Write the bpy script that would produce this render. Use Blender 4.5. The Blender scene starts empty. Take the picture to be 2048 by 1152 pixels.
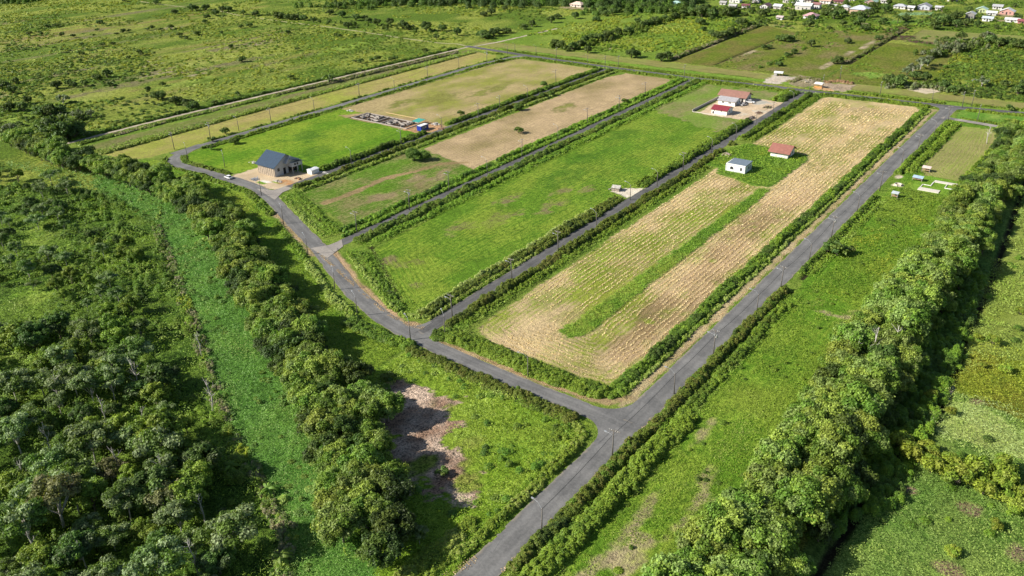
import bpy, math, random
import numpy as np
from mathutils import Matrix, Vector
RNG = np.random.default_rng(7); random.seed(7)
S = bpy.context.scene; COL = S.collection
# ------------------------------------------------------------------ camera
H = 125.0; F = 1670.46; PITCH, ROLL, YAW = math.radians(26.7587), math.radians(-1.34), math.radians(37.0789)
fw = np.array([-math.sin(YAW)*math.cos(PITCH), math.cos(YAW)*math.cos(PITCH), -math.sin(PITCH)])
r0 = np.array([math.cos(YAW), math.sin(YAW), 0.0]); u0 = np.cross(r0, fw)
rt = r0*math.cos(ROLL)+u0*math.sin(ROLL); up = -r0*math.sin(ROLL)+u0*math.cos(ROLL)
cam = bpy.data.objects.new('camera', bpy.data.cameras.new('camera')); COL.objects.link(cam)
cam.matrix_world = Matrix(((rt[0], up[0], -fw[0], 0), (rt[1], up[1], -fw[1], 0), (rt[2], up[2], -fw[2], H), (0, 0, 0, 1)))
cam.data.sensor_width = 36; cam.data.lens = F/2048*36; cam.data.clip_end = 6000; cam.data.clip_start = 1
S.camera = cam
# ------------------------------------------------------------------ light
SUN_EL = math.radians(33); SUNV = Vector((-0.68, -0.73, 0)).normalized()*math.cos(SUN_EL)+Vector((0, 0, math.sin(SUN_EL)))
w = bpy.data.worlds.new('World'); S.world = w; w.use_nodes = True
nt = w.node_tree; bg = nt.nodes['Background']; sky = nt.nodes.new('ShaderNodeTexSky'); sky.sky_type = 'NISHITA'
sky.sun_disc = False; sky.sun_elevation = SUN_EL; sky.sun_rotation = math.atan2(SUNV.x, SUNV.y)
nt.links.new(sky.outputs[0], bg.inputs[0]); bg.inputs[1].default_value = 0.066
sl = bpy.data.lights.new('sun', 'SUN'); sl.energy = 4.9; sl.angle = math.radians(0.5); sl.color = (1, 0.94, 0.84)
so = bpy.data.objects.new('sun', sl); COL.objects.link(so); so.rotation_euler = SUNV.to_track_quat('Z', 'Y').to_euler()
S.view_settings.view_transform = 'Standard'; S.view_settings.look = 'None'; S.view_settings.gamma = 1
S.view_settings.exposure = 0.78
try: S.cycles.max_bounces = 6; S.cycles.transparent_max_bounces = 4
except Exception: pass

# ------------------------------------------------------------------ helpers
def at(px, py, z=0.0):
    """ground (or height z) point under pixel of the 2048 px photograph"""
    d = rt*(px-1024)/F - up*(py-576)/F + fw
    t = (z-H)/d[2]
    return d[0]*t, d[1]*t
def Z(x0, y0, s, pts): return [at(x0+a/s, y0+b/s) for a, b in pts]
def tag(o, label=None, cat=None, group=None, kind=None):
    if label: o['label'] = label
    if cat: o['category'] = cat
    if group: o['group'] = group
    if kind: o['kind'] = kind
    return o
def empty(name, loc, rz=0):
    o = bpy.data.objects.new(name, None); COL.objects.link(o); o.location = loc; o.rotation_euler = (0, 0, rz)
    o.empty_display_size = 0.2; return o
def copy_tree(o, parent=None):
    c = o.copy(); COL.objects.link(c); c.parent = parent
    for ch in o.children: copy_tree(ch, c)
    return c
def ordinal(n):
    w_ = ['zeroth','first','second','third','fourth','fifth','sixth','seventh','eighth','ninth','tenth','eleventh','twelfth']
    if n <= 12: return w_[n]
    return '%d%s' % (n, {1: 'st', 2: 'nd', 3: 'rd'}.get(n % 10 if n % 100 not in (11, 12, 13) else 0, 'th'))
def _hash(ix, iy, seed):
    h = (ix.astype(np.int64)*374761393 + iy.astype(np.int64)*668265263 + seed*1442695041) & 0x7fffffff
    h = ((h ^ (h >> 13))*1274126177) & 0x7fffffff
    return ((h ^ (h >> 16)) & 0xffff)/65535.0
def vn(x, y, sc, seed=0):
    x = np.asarray(x, float)/sc; y = np.asarray(y, float)/sc; ix = np.floor(x); iy = np.floor(y); fx = x-ix; fy = y-iy
    fx = fx*fx*(3-2*fx); fy = fy*fy*(3-2*fy)
    a = _hash(ix, iy, seed); b = _hash(ix+1, iy, seed); c = _hash(ix, iy+1, seed); d = _hash(ix+1, iy+1, seed)
    return (a*(1-fx)+b*fx)*(1-fy)+(c*(1-fx)+d*fx)*fy
def fbm(x, y, sc, seed=0, o=4):
    r = 0; a = 1; t = 0
    for i in range(o): r = r+a*vn(x, y, sc/2**i, seed+i*17); t += a; a *= .55
    return r/t
def ss(a, b, x): t = np.clip((x-a)/(b-a), 0, 1); return t*t*(3-2*t)
def inside(poly, x, y):
    m = np.zeros(x.shape, bool); n = len(poly)
    for i in range(n):
        x1, y1 = poly[i]; x2, y2 = poly[(i+1) % n]
        if y1 == y2: continue
        c = ((y1 > y) != (y2 > y)) & (x < (x2-x1)*(y-y1)/(y2-y1)+x1)
        m ^= c
    return m
def polydist(poly, x, y, closed=True):
    d = np.full(x.shape, 1e9); n = len(poly)
    for i in range(n if closed else n-1):
        x1, y1 = poly[i]; x2, y2 = poly[(i+1) % n]; dx, dy = x2-x1, y2-y1
        t = np.clip(((x-x1)*dx+(y-y1)*dy)/(dx*dx+dy*dy+1e-9), 0, 1)
        d = np.minimum(d, np.hypot(x-x1-t*dx, y-y1-t*dy))
    return d
def fastmesh(name, V, Fq, mat, parent=None, smooth=False, link=True):
    me = bpy.data.meshes.new(name); V = np.asarray(V, np.float32); Fq = np.asarray(Fq, np.int32); k = Fq.shape[1]
    me.vertices.add(len(V)); me.vertices.foreach_set('co', V.ravel())
    me.loops.add(Fq.size); me.loops.foreach_set('vertex_index', Fq.ravel())
    me.polygons.add(len(Fq)); me.polygons.foreach_set('loop_start', np.arange(0, Fq.size, k, dtype=np.int32))
    if smooth: me.polygons.foreach_set('use_smooth', np.ones(len(Fq), bool))
    me.update(calc_edges=True); me.materials.append(mat)
    o = bpy.data.objects.new(name, me)
    if link: COL.objects.link(o)
    if parent: o.parent = parent
    return o
class MB:
    def __init__(s): s.v = []; s.f = []
    def poly(s, pts): b = len(s.v); s.v += [tuple(p) for p in pts]; s.f.append(list(range(b, b+len(pts)))); return s
    def box(s, x0, y0, z0, x1, y1, z1):
        b = len(s.v); s.v += [(x, y, z) for z in (z0, z1) for x, y in ((x0, y0), (x1, y0), (x1, y1), (x0, y1))]
        s.f += [[b+i for i in q] for q in ((3, 2, 1, 0), (4, 5, 6, 7), (0, 1, 5, 4), (1, 2, 6, 5), (2, 3, 7, 6), (3, 0, 4, 7))]; return s
    def prism(s, pts, off):   # pts: planar polygon (3d), extruded by off
        b = len(s.v); n = len(pts); s.v += [tuple(p) for p in pts]+[(p[0]+off[0], p[1]+off[1], p[2]+off[2]) for p in pts]
        s.f.append([b+i for i in range(n)][::-1]); s.f.append([b+n+i for i in range(n)])
        s.f += [[b+i, b+(i+1) % n, b+n+(i+1) % n, b+n+i] for i in range(n)]; return s
    def tube(s, path, rad, n=6, cap=True):
        path = [Vector(p) for p in path]; rad = rad if hasattr(rad, '__len__') else [rad]*len(path); b = len(s.v)
        for i, p in enumerate(path):
            d = (path[min(i+1, len(path)-1)]-path[max(i-1, 0)]).normalized()
            a = d.orthogonal().normalized() if abs(d.z) > .9 else d.cross(Vector((0, 0, 1))).normalized(); c = d.cross(a)
            for k in range(n):
                t = 2*math.pi*k/n; q = p+(a*math.cos(t)+c*math.sin(t))*rad[i]; s.v.append(tuple(q))
        for i in range(len(path)-1):
            for k in range(n):
                s.f.append([b+i*n+k, b+i*n+(k+1) % n, b+(i+1)*n+(k+1) % n, b+(i+1)*n+k])
        if cap: s.f.append([b+k for k in range(n)][::-1]); s.f.append([b+(len(path)-1)*n+k for k in range(n)])
        return s
    def build(s, name, mat, parent=None, smooth=False):
        me = bpy.data.meshes.new(name); me.from_pydata(s.v, [], s.f); me.update(); me.materials.append(mat)
        if smooth:
            for p in me.polygons: p.use_smooth = True
        o = bpy.data.objects.new(name, me); COL.objects.link(o)
        if parent: o.parent = parent
        return o

# ------------------------------------------------------------------ materials
def newmat(name):
    m = bpy.data.materials.new(name); m.use_nodes = True; n = m.node_tree; return m, n, n.nodes['Principled BSDF']
def nd(n, t, **k):
    x = n.nodes.new(t)
    for a, b in k.items(): setattr(x, a, b)
    return x
def mth(n, op, a, b=None, c=None, clamp=False):
    x = nd(n, 'ShaderNodeMath', operation=op, use_clamp=clamp)
    for i, v in enumerate((a, b, c)):
        if v is None: continue
        if isinstance(v, (int, float)): x.inputs[i].default_value = v
        else: n.links.new(v, x.inputs[i])
    return x.outputs[0]
def noise(n, vec, scale, detail=4, rough=.6):
    x = nd(n, 'ShaderNodeTexNoise'); x.inputs['Scale'].default_value = scale; x.inputs['Detail'].default_value = detail
    x.inputs['Roughness'].default_value = rough
    if vec is not None: n.links.new(vec, x.inputs['Vector'])
    return x.outputs['Fac']
def plain(name, col, rough=.7, var=.18, scale=1.5, metal=0, bump=0.0, spec=.3, col2=None):
    m, n, p = newmat(name); tc = nd(n, 'ShaderNodeTexCoord').outputs['Object']
    f = noise(n, tc, scale, 6, .65); rp = nd(n, 'ShaderNodeMix', data_type='RGBA')
    c2 = col2 or tuple(c*(1-var*2) for c in col); c1 = tuple(min(1, c*(1+var*.6)) for c in col)
    rp.inputs[6].default_value = (*c2, 1); rp.inputs[7].default_value = (*c1, 1)
    n.links.new(mth(n, 'MULTIPLY_ADD', f, 2.2, -.6, clamp=True), rp.inputs[0]); n.links.new(rp.outputs[2], p.inputs['Base Color'])
    p.inputs['Roughness'].default_value = rough; p.inputs['Metallic'].default_value = metal
    p.inputs['Specular IOR Level'].default_value = spec
    if bump:
        b = nd(n, 'ShaderNodeBump'); b.inputs['Strength'].default_value = 1; b.inputs['Distance'].default_value = bump
        n.links.new(f, b.inputs['Height']); n.links.new(b.outputs[0], p.inputs['Normal'])
    return m
def sheetroof(name, col, rough=.5, pitch=5.0, axis=0):
    m, n, p = newmat(name); tc = nd(n, 'ShaderNodeTexCoord').outputs['Object']; sp = nd(n, 'ShaderNodeSeparateXYZ'); n.links.new(tc, sp.inputs[0])
    f = noise(n, tc, .9, 5, .6); mx = nd(n, 'ShaderNodeMix', data_type='RGBA'); mx.inputs[6].default_value = (*[c*.72 for c in col], 1); mx.inputs[7].default_value = (*[min(1, c*1.15) for c in col], 1)
    n.links.new(mth(n, 'MULTIPLY_ADD', f, 2, -.5, clamp=True), mx.inputs[0]); n.links.new(mx.outputs[2], p.inputs['Base Color']); p.inputs['Roughness'].default_value = rough
    wv = mth(n, 'SINE', mth(n, 'MULTIPLY', sp.outputs[axis], 2*math.pi*pitch/2)); b = nd(n, 'ShaderNodeBump'); b.inputs['Distance'].default_value = .02; b.inputs['Strength'].default_value = .6
    n.links.new(wv, b.inputs['Height']); n.links.new(b.outputs[0], p.inputs['Normal']); return m
# foliage: colour comes from the face attribute; leaves pass some light
def foliage_mat():
    m, n, p = newmat('foliage'); at_ = nd(n, 'ShaderNodeAttribute', attribute_name='Col'); oi = nd(n, 'ShaderNodeObjectInfo')
    hs = nd(n, 'ShaderNodeHueSaturation'); n.links.new(at_.outputs['Color'], hs.inputs['Color'])
    n.links.new(mth(n, 'MULTIPLY_ADD', oi.outputs['Random'], .024, .488), hs.inputs['Hue'])
    n.links.new(mth(n, 'MULTIPLY_ADD', oi.outputs['Random'], .35, .83), hs.inputs['Value'])
    p.inputs['Roughness'].default_value = .55; p.inputs['Specular IOR Level'].default_value = .25
    n.links.new(hs.outputs[0], p.inputs['Base Color'])
    tr = nd(n, 'ShaderNodeBsdfTranslucent'); mc = nd(n, 'ShaderNodeMix', data_type='RGBA', blend_type='MULTIPLY'); mc.inputs[0].default_value = 1
    mc.inputs[7].default_value = (1.25, 1.3, .5, 1); n.links.new(hs.outputs[0], mc.inputs[6]); n.links.new(mc.outputs[2], tr.inputs[0])
    mx = nd(n, 'ShaderNodeMixShader'); mx.inputs[0].default_value = .28
    n.links.new(p.outputs[0], mx.inputs[1]); n.links.new(tr.outputs[0], mx.inputs[2]); n.links.new(mx.outputs[0], n.nodes['Material Output'].inputs[0]); return m
FOL = foliage_mat()
BARK = plain('bark', (.2, .17, .13), .9, .3, 3)
PALEBARK = plain('pale_bark', (.5, .47, .42), .9, .2, 3)
CONC = plain('concrete', (.42, .41, .39), .85, .2, 2)
POLEM = plain('pole_wood', (.16, .145, .13), .85, .25, 4)
METAL = plain('galvanised', (.5, .52, .54), .45, .1, 3, metal=.4)
WHITE = plain('white_paint', (.78, .77, .74), .6, .06, 1.2)
DARK = plain('dark_opening', (.02, .02, .022), .6, .1, 1)
GLASS = plain('window_glass', (.05, .06, .07), .15, .1, 1, spec=.6)
TYRE = plain('tyre', (.02, .02, .02), .8, .1, 3)
WIRE = plain('wire', (.03, .03, .03), .6, .1, 3)
WOOD = plain('timber', (.42, .3, .17), .8, .25, 2)

def terrain_mat():
    m, n, p = newmat('vegetated_ground'); L = n.links.new
    A = nd(n, 'ShaderNodeAttribute', attribute_name='ColA').outputs['Color']; B = nd(n, 'ShaderNodeAttribute', attribute_name='ColB').outputs['Color']
    pr = nd(n, 'ShaderNodeAttribute', attribute_name='prm'); sp = nd(n, 'ShaderNodeSeparateColor'); L(pr.outputs['Color'], sp.inputs[0])
    mixf, stripe, tex = sp.outputs
    sc = nd(n, 'ShaderNodeAttribute', attribute_name='sc').outputs['Fac']; sl_ = nd(n, 'ShaderNodeAttribute', attribute_name='sl').outputs['Fac']
    pos = nd(n, 'ShaderNodeNewGeometry').outputs['Position']
    # along-row stretched coordinates
    cb = nd(n, 'ShaderNodeCombineXYZ'); L(sc, cb.inputs[0]); L(mth(n, 'MULTIPLY', sl_, .12), cb.inputs[1])
    nr = noise(n, cb.outputs[0], 1.3, 6, .75); nw = noise(n, pos, .12, 3, .5)
    ph = mth(n, 'ADD', mth(n, 'MULTIPLY', sc, 2*math.pi/1.75), mth(n, 'ADD', mth(n, 'MULTIPLY', nw, 6), mth(n, 'MULTIPLY', noise(n, pos, .7, 3, .6), 4)))
    am = noise(n, cb.outputs[0], .35, 3, .6)
    wv = mth(n, 'MULTIPLY_ADD', mth(n, 'SINE', ph), mth(n, 'MULTIPLY_ADD', am, 2.6, -.55, clamp=True), mth(n, 'MULTIPLY_ADD', nr, 6.0, -3.0))
    n1 = noise(n, pos, .55, 6, .7); n2 = noise(n, pos, 2.2, 4, .7); n3 = noise(n, pos, .09, 4, .6)
    fac = mth(n, 'ADD', mth(n, 'ADD', mixf, mth(n, 'MULTIPLY', mth(n, 'SUBTRACT', n1, .5), 2.6)), mth(n, 'MULTIPLY', wv, stripe), clamp=True)
    mx = nd(n, 'ShaderNodeMix', data_type='RGBA'); L(fac, mx.inputs[0]); L(A, mx.inputs[6]); L(B, mx.inputs[7])
    br = mth(n, 'ADD', 1.0, mth(n, 'MULTIPLY', tex, mth(n, 'ADD', mth(n, 'MULTIPLY', mth(n, 'SUBTRACT', n2, .5), 3.2), mth(n, 'MULTIPLY_ADD', mth(n, 'SUBTRACT', n1, .5), 3.4, mth(n, 'MULTIPLY', mth(n, 'SUBTRACT', nr, .5), 1.6)))))
    br = mth(n, 'MULTIPLY', br, mth(n, 'MULTIPLY_ADD', n3, .7, .65)); br = mth(n, 'MAXIMUM', br, .15)
    vm = nd(n, 'ShaderNodeVectorMath', operation='SCALE'); L(mx.outputs[2], vm.inputs[0]); L(br, vm.inputs['Scale'])
    L(vm.outputs[0], p.inputs['Base Color']); p.inputs['Roughness'].default_value = .95; p.inputs['Specular IOR Level'].default_value = .1
    hgt = mth(n, 'ADD', mth(n, 'MULTIPLY', mth(n, 'ADD', n2, mth(n, 'MULTIPLY', n1, 1.6)), mth(n, 'MULTIPLY_ADD', tex, .7, .12)), mth(n, 'MULTIPLY', mth(n, 'MULTIPLY', wv, stripe), -.12))
    b = nd(n, 'ShaderNodeBump'); b.inputs['Strength'].default_value = .9; b.inputs['Distance'].default_value = .9; L(hgt, b.inputs['Height']); L(b.outputs[0], p.inputs['Normal'])
    return m

# ------------------------------------------------------------------ terrain zones (world metres: +Y along the long roads)
def roadx(k, y):
    t = np.clip((np.asarray(y, float)-160)/345, 0, 1.1)
    return {'A': -80+0*t, 'B': -154.4-4.2*t, 'C': -224.6-5.0*t, 'D': -290.3-2.8*t, 'E': -379.3+1.5*t+6*np.clip((t-.9)*10, 0, 1)*1.0, 'P': -443.5+17*np.clip((np.asarray(y, float)-250)/265, 0, 1)**1.0}[k]
DIAG = [(-376, 226), (-372, 217.5), (-363, 213.6), (-344, 213.6), (-319, 214.6), (-303, 213.8), (-293, 211), (-278, 205.3), (-264.8, 199.3), (-226.8, 183.2), (-193.4, 166.6), (-172, 158.8), (-160, 156.2), (-152.7, 155.2)]
def diag_y(x): return np.interp(x, [p[0] for p in DIAG[::1]], [p[1] for p in DIAG])
GR_B = ((.105, .19, .02), (.165, .225, .045))       # bright mown green
GR_L = ((.10, .175, .025), (.21, .24, .07))
GR_D = ((.045, .085, .015), (.09, .14, .025))       # thick scrub floor
STR = ((.62, .49, .29), (.17, .2, .04))            # straw rows over stubble
TAN = ((.40, .33, .165), (.22, .22, .07))
DIRT = ((.62, .51, .37), (.50, .40, .27)); GRAVEL = ((.66, .6, .5), (.55, .47, .36)); BROWN = ((.27, .19, .13), (.2, .16, .09))
LAYERS = []
def P(poly, ab, mix=.35, mvar=1.0, msc=22, stripe=0, tex=.35, mode='x', warp=.8, h=0, hs=2.5, orient=None): LAYERS.append(('p', poly, ab, mix, mvar, msc, stripe, tex, mode, warp, h, hs))
def Bl(cx, cy, rx, ry, ab, k=1.0, tex=None, ns=.9): LAYERS.append(('b', cx, cy, rx, ry, ab, k, tex, ns))
# far plain first
P([(-1400, -200), (500, -200), (500, 1700), (-1400, 1700)], ((.09, .145, .022), (.22, .25, .06)), .45, 2.4, 26, 0, .95, warp=0)
# left plain beyond the track: long bands lying along +Y
for i in range(64):
    x0 = -452-6.5*i+random.uniform(-4, 4); y0 = random.uniform(190, 420); l = random.uniform(60, 260)
    Bl(x0-abs(random.gauss(0, 40)), y0+l/2, random.uniform(3, 10), l/2, random.choice([((.17, .22, .05), (.24, .24, .08)), ((.08, .12, .025), (.12, .16, .03)), ((.22, .23, .06), (.28, .25, .09)), ((.19, .19, .09), (.24, .21, .13))]), .8)
for (px, py, rx, ry) in ((300, 131, 3, 14), (320, 147, 3.5, 20), (395, 149, 3, 10), (300, 122, 2.5, 11), (520, 88, 3, 16), (545, 92, 2.5, 9), (340, 56, 6, 14), (10, 192, 5, 5)):
    c = at(px, py); Bl(c[0], c[1], rx, ry, ((.50, .43, .32), (.36, .32, .2)), 1.1)
for (px, py, rx, ry) in ((40, 235, 16, 10), (180, 195, 8, 26), (370, 165, 5, 30), (75, 80, 8, 40), (430, 120, 8, 40), (690, 95, 10, 30)):
    c = at(px, py); Bl(c[0], c[1], rx, ry, ((.20, .28, .06), (.27, .29, .09)), .9)
# north plots
P([(-425, 545), (-268, 545), (-268, 900), (-470, 900)], ((.12, .19, .03), (.18, .22, .05)), .4, 1.3, 30, 0, .6)
P([(-268, 546), (-237, 546), (-236, 700), (-268, 720)], ((.11, .145, .02), (.19, .18, .05)), .4, 1.8, 10, .3, .7)
P([(-236, 546), (-162, 546), (-162, 760), (-236, 700)], ((.12, .15, .025), (.24, .21, .09)), .4, 2.2, 12, .3, .75)
P([(-160, 546), (-90, 546), (-100, 690), (-160, 690)], ((.11, .145, .02), (.18, .18, .05)), .4, 2, 12, .3, .7)
P([(-150, 700), (-40, 700), (-40, 770), (-150, 760)], ((.17, .2, .06), (.24, .22, .1)), .4, 1.3, 18, 0, .35)
for (px, py, rx, ry) in ((1800, 75, 14, 12), (1850, 85, 14, 6), (1790, 60, 6, 20)):
    c = at(px, py); Bl(c[0], c[1], rx, ry, ((.16, .10, .075), (.09, .06, .045)), 1.2)
for (px, py, rx, ry, k) in ((1410, 95, 3, 26, 1), (1565, 52, 10, 7, 1), (1735, 90, 2.5, 26, .9), (1700, 105, 3, 12, 1), (1500, 105, 2.5, 12, .9), (1655, 130, 2.5, 14, 1), (1225, 97, 5, 7, .9), (1155, 15, 16, 16, 1.2), (2000, 95, 7, 5, .9), (1990, 40, 14, 10, 1), (1560, 15, 22, 9, .9), (1645, 8, 20, 9, .9), (1850, 20, 20, 7, 1), (2010, 30, 14, 8, 1.1), (1720, 48, 6, 6, 1), (1630, 10, 26, 9, .8), (1480, 16, 16, 8, .9)):
    c = at(px, py); Bl(c[0], c[1], rx, ry, ((.5, .42, .3), (.38, .33, .2)), k)
c = at(1925, 128); Bl(c[0], c[1], 10, 13, ((.17, .27, .06), (.24, .3, .09)), 1.2)
for (px, py, rx, ry) in ((1845, 46, 20, 8), (1790, 45, 12, 12), (1750, 175, 14, 4), (1740, 150, 12, 8)):
    c = at(px, py); Bl(c[0], c[1], rx, ry, ((.12, .24, .04), (.2, .27, .07)), 1)
# verge north of the top road
P([(-430, 524), (60, 532), (60, 548), (-430, 540)], ((.24, .23, .085), (.17, .2, .06)), .4, 1.2, 12, 0, .2, warp=1.5)
P([(-400, 517), (60, 522), (60, 529), (-400, 524)], ((.12, .21, .03), (.17, .24, .05)), .3, 1, 10, 0, .5)
# block ground (verges) between the roads
P([(-441, 200), (-68, 100), (-68, 506), (-426, 508)], ((.10, .17, .025), (.16, .2, .05)), .4, 1, 8, 0, .5)
P([(-430, 205), (-405, 205), (-405, 505), (-420, 505)], ((.13, .16, .045), (.22, .2, .1)), .4, 1, 8, 0, .5)
F1 = [(-410, 202), (-388, 204.5), (-383.5, 213), (-383.5, 250), (-382.5, 490), (-388, 501), (-406, 501), (-409, 330)]
P(F1, ((.38, .33, .13), (.23, .25, .06)), .4, 1.5, 16, .22, .4)
F2a = [(-373, 228), (-366, 221), (-300, 222), (-298, 330), (-372, 330)]
P(F2a, ((.085, .18, .014), (.17, .235, .03)), .35, 1.5, 14, .3, .45)
F2b = [(-372, 329), (-299, 333), (-299.5, 490), (-304, 499), (-366, 499), (-370, 480)]
P(F2b, ((.44, .36, .19), (.22, .23, .06)), .4, 1.8, 16, .25, .45)
F3a = [(-282, 221), (-268, 216), (-236, 205), (-235.5, 287), (-258, 293), (-281, 297)]
P(F3a, ((.09, .175, .02), (.24, .23, .10)), .33, 1.7, 9, .5, .6)
F3b = [(-278, 297), (-237, 286), (-239.5, 491), (-246, 497), (-276, 497), (-281, 480)]
P(F3b, ((.52, .40, .25), (.30, .25, .12)), .36, 1.4, 16, .42, .45, mode='x')
F4 = [(-210, 190), (-176, 168.5), (-167, 164.5), (-164.5, 167), (-163.5, 200), (-163.5, 340), (-165.5, 497), (-221, 497), (-214, 240)]
P(F4, ((.085, .165, .018), (.165, .225, .035)), .35, 1.6, 13, .32, .5, mode='edge')
P([(-221, 425), (-164, 400), (-165.5, 497), (-221, 497)], ((.14, .21, .045), (.27, .25, .12)), .4, 1.6, 12, .4, .42, warp=5)
F5 = [(-142.5, 172), (-139, 167.5), (-128, 165.5), (-108, 164.6), (-94, 164.8), (-90.8, 168), (-91.2, 300), (-91.5, 500), (-96, 506), (-140, 504), (-145.5, 500), (-145, 395), (-144, 340)]
P(F5, STR, .36, 1.7, 18, .3, .45, mode='edge')
P([(-144, 350), (-141, 341), (-122, 335), (-114.5, 337), (-113.5, 379), (-115.5, 388), (-147, 392), (-152, 381), (-152, 350)], ((.07, .15, .02), (.13, .2, .035)), .4, 1, 6, 0, .6, h=.25)
P([(-120, 182), (-116, 180.5), (-112.6, 184), (-113, 334), (-117.5, 334), (-118.6, 250)], ((.07, .16, .02), (.12, .2, .03)), .4, 1, 6, 0, .6, h=.3)
# features inside the fields
LAYERS.append(('l', [(-262, 217), (-261, 235), (-262.5, 254), (-258, 270), (-255, 284), (-246, 292)], 1.6, ((.36, .27, .15), (.28, .22, .11))))
for (cx, cy, rx, ry, k) in ((-196, 192, 5, 3.5, .9), (-190, 196, 4, 3, .9), (-178, 182, 2, 2, .8), (-197, 229, 4, 8, .8), (-190, 246, 5, 10, .9), (-182, 268, 4, 9, .8), (-200, 262, 3, 9, .8), (-187, 283, 3, 6, .9), (-178, 292, 3, 5, .7)):
    Bl(cx, cy, rx, ry, ((.27, .215, .13), (.16, .19, .05)), k*.85, ns=2.0)
for (cx, cy, rx, ry) in ((-247, 236, 5, 8), (-250, 262, 5, 8), (-243, 262, 4, 10), (-246, 275, 4, 5)): Bl(cx, cy, rx, ry, ((.33, .27, .16), (.25, .22, .1)), .9)
for (cx, cy, rx, ry) in ((-345, 280, 10, 12), (-320, 262, 9, 14), (-196, 300, 9, 20), (-202, 330, 6, 15), (-208, 372, 8, 12)): Bl(cx, cy, rx, ry, ((.05, .12, .012), (.08, .15, .02)), .75)
for (cx, cy, rx, ry) in ((-338, 380, 10, 18), (-325, 410, 6, 25), (-350, 360, 6, 15), (-262, 400, 5, 14)): Bl(cx, cy, rx, ry, ((.17, .19, .05), (.2, .2, .06)), .8)
for (cx, cy, rx, ry) in ((-120, 205, 8, 26), (-130, 215, 5, 20), (-125, 430, 12, 15), (-108, 385, 5, 25), (-135, 465, 8, 14), (-103, 420, 5, 25), (-108, 190, 5, 8), (-115, 240, 5, 15), (-128, 290, 5, 10)): Bl(cx, cy, rx, ry, ((.25, .27, .07), (.22, .25, .05)), .6)
for (cx, cy, rx, ry) in ((-101, 176, 6, 8), (-96, 200, 4, 25), (-102, 262, 7, 20), (-106, 340, 6, 18), (-133, 330, 8, 8), (-118, 480, 14, 12)): Bl(cx, cy, rx, ry, ((.66, .52, .33), (.55, .42, .25)), .6)
for y_ in range(190, 340, 18): Bl(-101+random.uniform(-4, 4), y_, 7, 14, ((.58, .43, .27), (.30, .22, .12)), .8)
for y_ in range(200, 330, 22): Bl(-131+random.uniform(-6, 6), y_, 7, 12, ((.36, .37, .13), (.17, .23, .035)), .65)
# straw verges
LAYERS.append(('l', [(-85.6, 160), (-85.8, 505)], 1.25, ((.56, .46, .29), (.3, .27, .12))))
LAYERS.append(('l', [(-145, 157.2), (-120, 156.9), (-100, 156.9), (-90, 158.5), (-86.5, 163)], 1.2, ((.52, .38, .24), (.3, .26, .12))))
LAYERS.append(('l', [(-222, 185), (-193, 170.6), (-172, 163), (-163, 160.3), (-157, 161)], 1.2, ((.56, .4, .26), (.36, .27, .15))))
LAYERS.append(('l', [(-272, 199), (-262, 194.3), (-240, 184.5), (-226, 178.5)], 1.1, ((.5, .4, .26), (.3, .25, .13))))
LAYERS.append(('l', [(-374, 306), (-372, 420), (-369.5, 500)], 1.0, ((.52, .42, .27), (.36, .3, .16))))
# dirt plots
P([(-326, 215.5), (-300, 216), (-290, 214.5), (-287, 246), (-292, 251), (-299, 240), (-324, 233)], DIRT, .4, 1, 5, 0, .22, warp=1.2)
for (cx, cy, rx, ry) in ((-300, 224, 4, 1.6), (-306, 219.5, 2.6, 1.4)): Bl(cx, cy, rx, ry, GR_B, 1.2)
Bl(-296, 226, 5, 3, ((.6, .33, .16), (.5, .28, .14)), 1); Bl(-306, 221.5, 3, 1.2, ((.75, .73, .7), (.6, .58, .55)), 1.2); Bl(-298, 213.5, 4, 1.4, DIRT, 1)
P([(-362, 318), (-309, 317), (-299, 318), (-291, 323), (-294, 335), (-312, 337), (-352, 332)], ((.40, .31, .18), (.33, .27, .13)), .4, 1, 5, 0, .25, warp=1.5)
P([(-354, 318.5), (-310, 318.5), (-310, 331), (-352, 331)], ((.11, .08, .06), (.05, .04, .03)), .4, 1.5, 3, 0, .9, warp=.5)
P([(-312, 317), (-300, 316), (-294, 322), (-296, 335), (-311, 334)], ((.6, .36, .2), (.48, .32, .19)), .4, 1, 3, 0, .7, warp=2.2)
P([(-192, 431), (-168, 430), (-160, 434), (-160.5, 477), (-180, 477.5), (-195, 472)], ((.70, .57, .43), (.58, .46, .33)), .4, 1.4, 5, 0, .35, warp=1.0)
for (cx, cy, rx, ry, ab) in ((-172, 442, 6, 4, GRAVEL), (-184, 432.5, 10, 1.6, GRAVEL), (-166, 452, 4, 3, GRAVEL), (-172, 470, 6, 5, ((.5, .49, .47), (.4, .39, .37))), (-163, 447, 1.5, 3, BROWN)): Bl(cx, cy, rx, ry, ab, 1.1)
P([(-169, 296), (-159, 292), (-157.5, 303), (-160, 307), (-167, 301)], ((.75, .70, .62), (.6, .55, .46)), .4, 1, 2, 0, .2, warp=.6)
P(Z(1500, 120, 8.533, [(250, 395), (390, 255), (750, 290), (640, 375), (430, 415)]), ((.74, .68, .6), (.58, .5, .42)), .4, 1, 4, 0, .7, warp=2.2)
P(Z(1500, 120, 8.533, [(640, 400), (850, 260), (1180, 310), (1190, 430), (900, 470)]), ((.40, .34, .23), (.27, .25, .14)), .4, 1.4, 4, 0, .7, warp=1)
P(Z(1500, 120, 8.533, [(1090, 490), (1250, 390), (1760, 420), (1640, 540)]), ((.52, .42, .33), (.42, .34, .24)), .4, 1, 4, 0, .7, warp=2.2)
P(Z(1500, 120, 8.533, [(1080, 500), (1100, 455), (1350, 480), (1400, 530)]), ((.68, .45, .25), (.6, .4, .22)), .4, 1, 4, 0, .7, warp=2.2)
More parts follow.
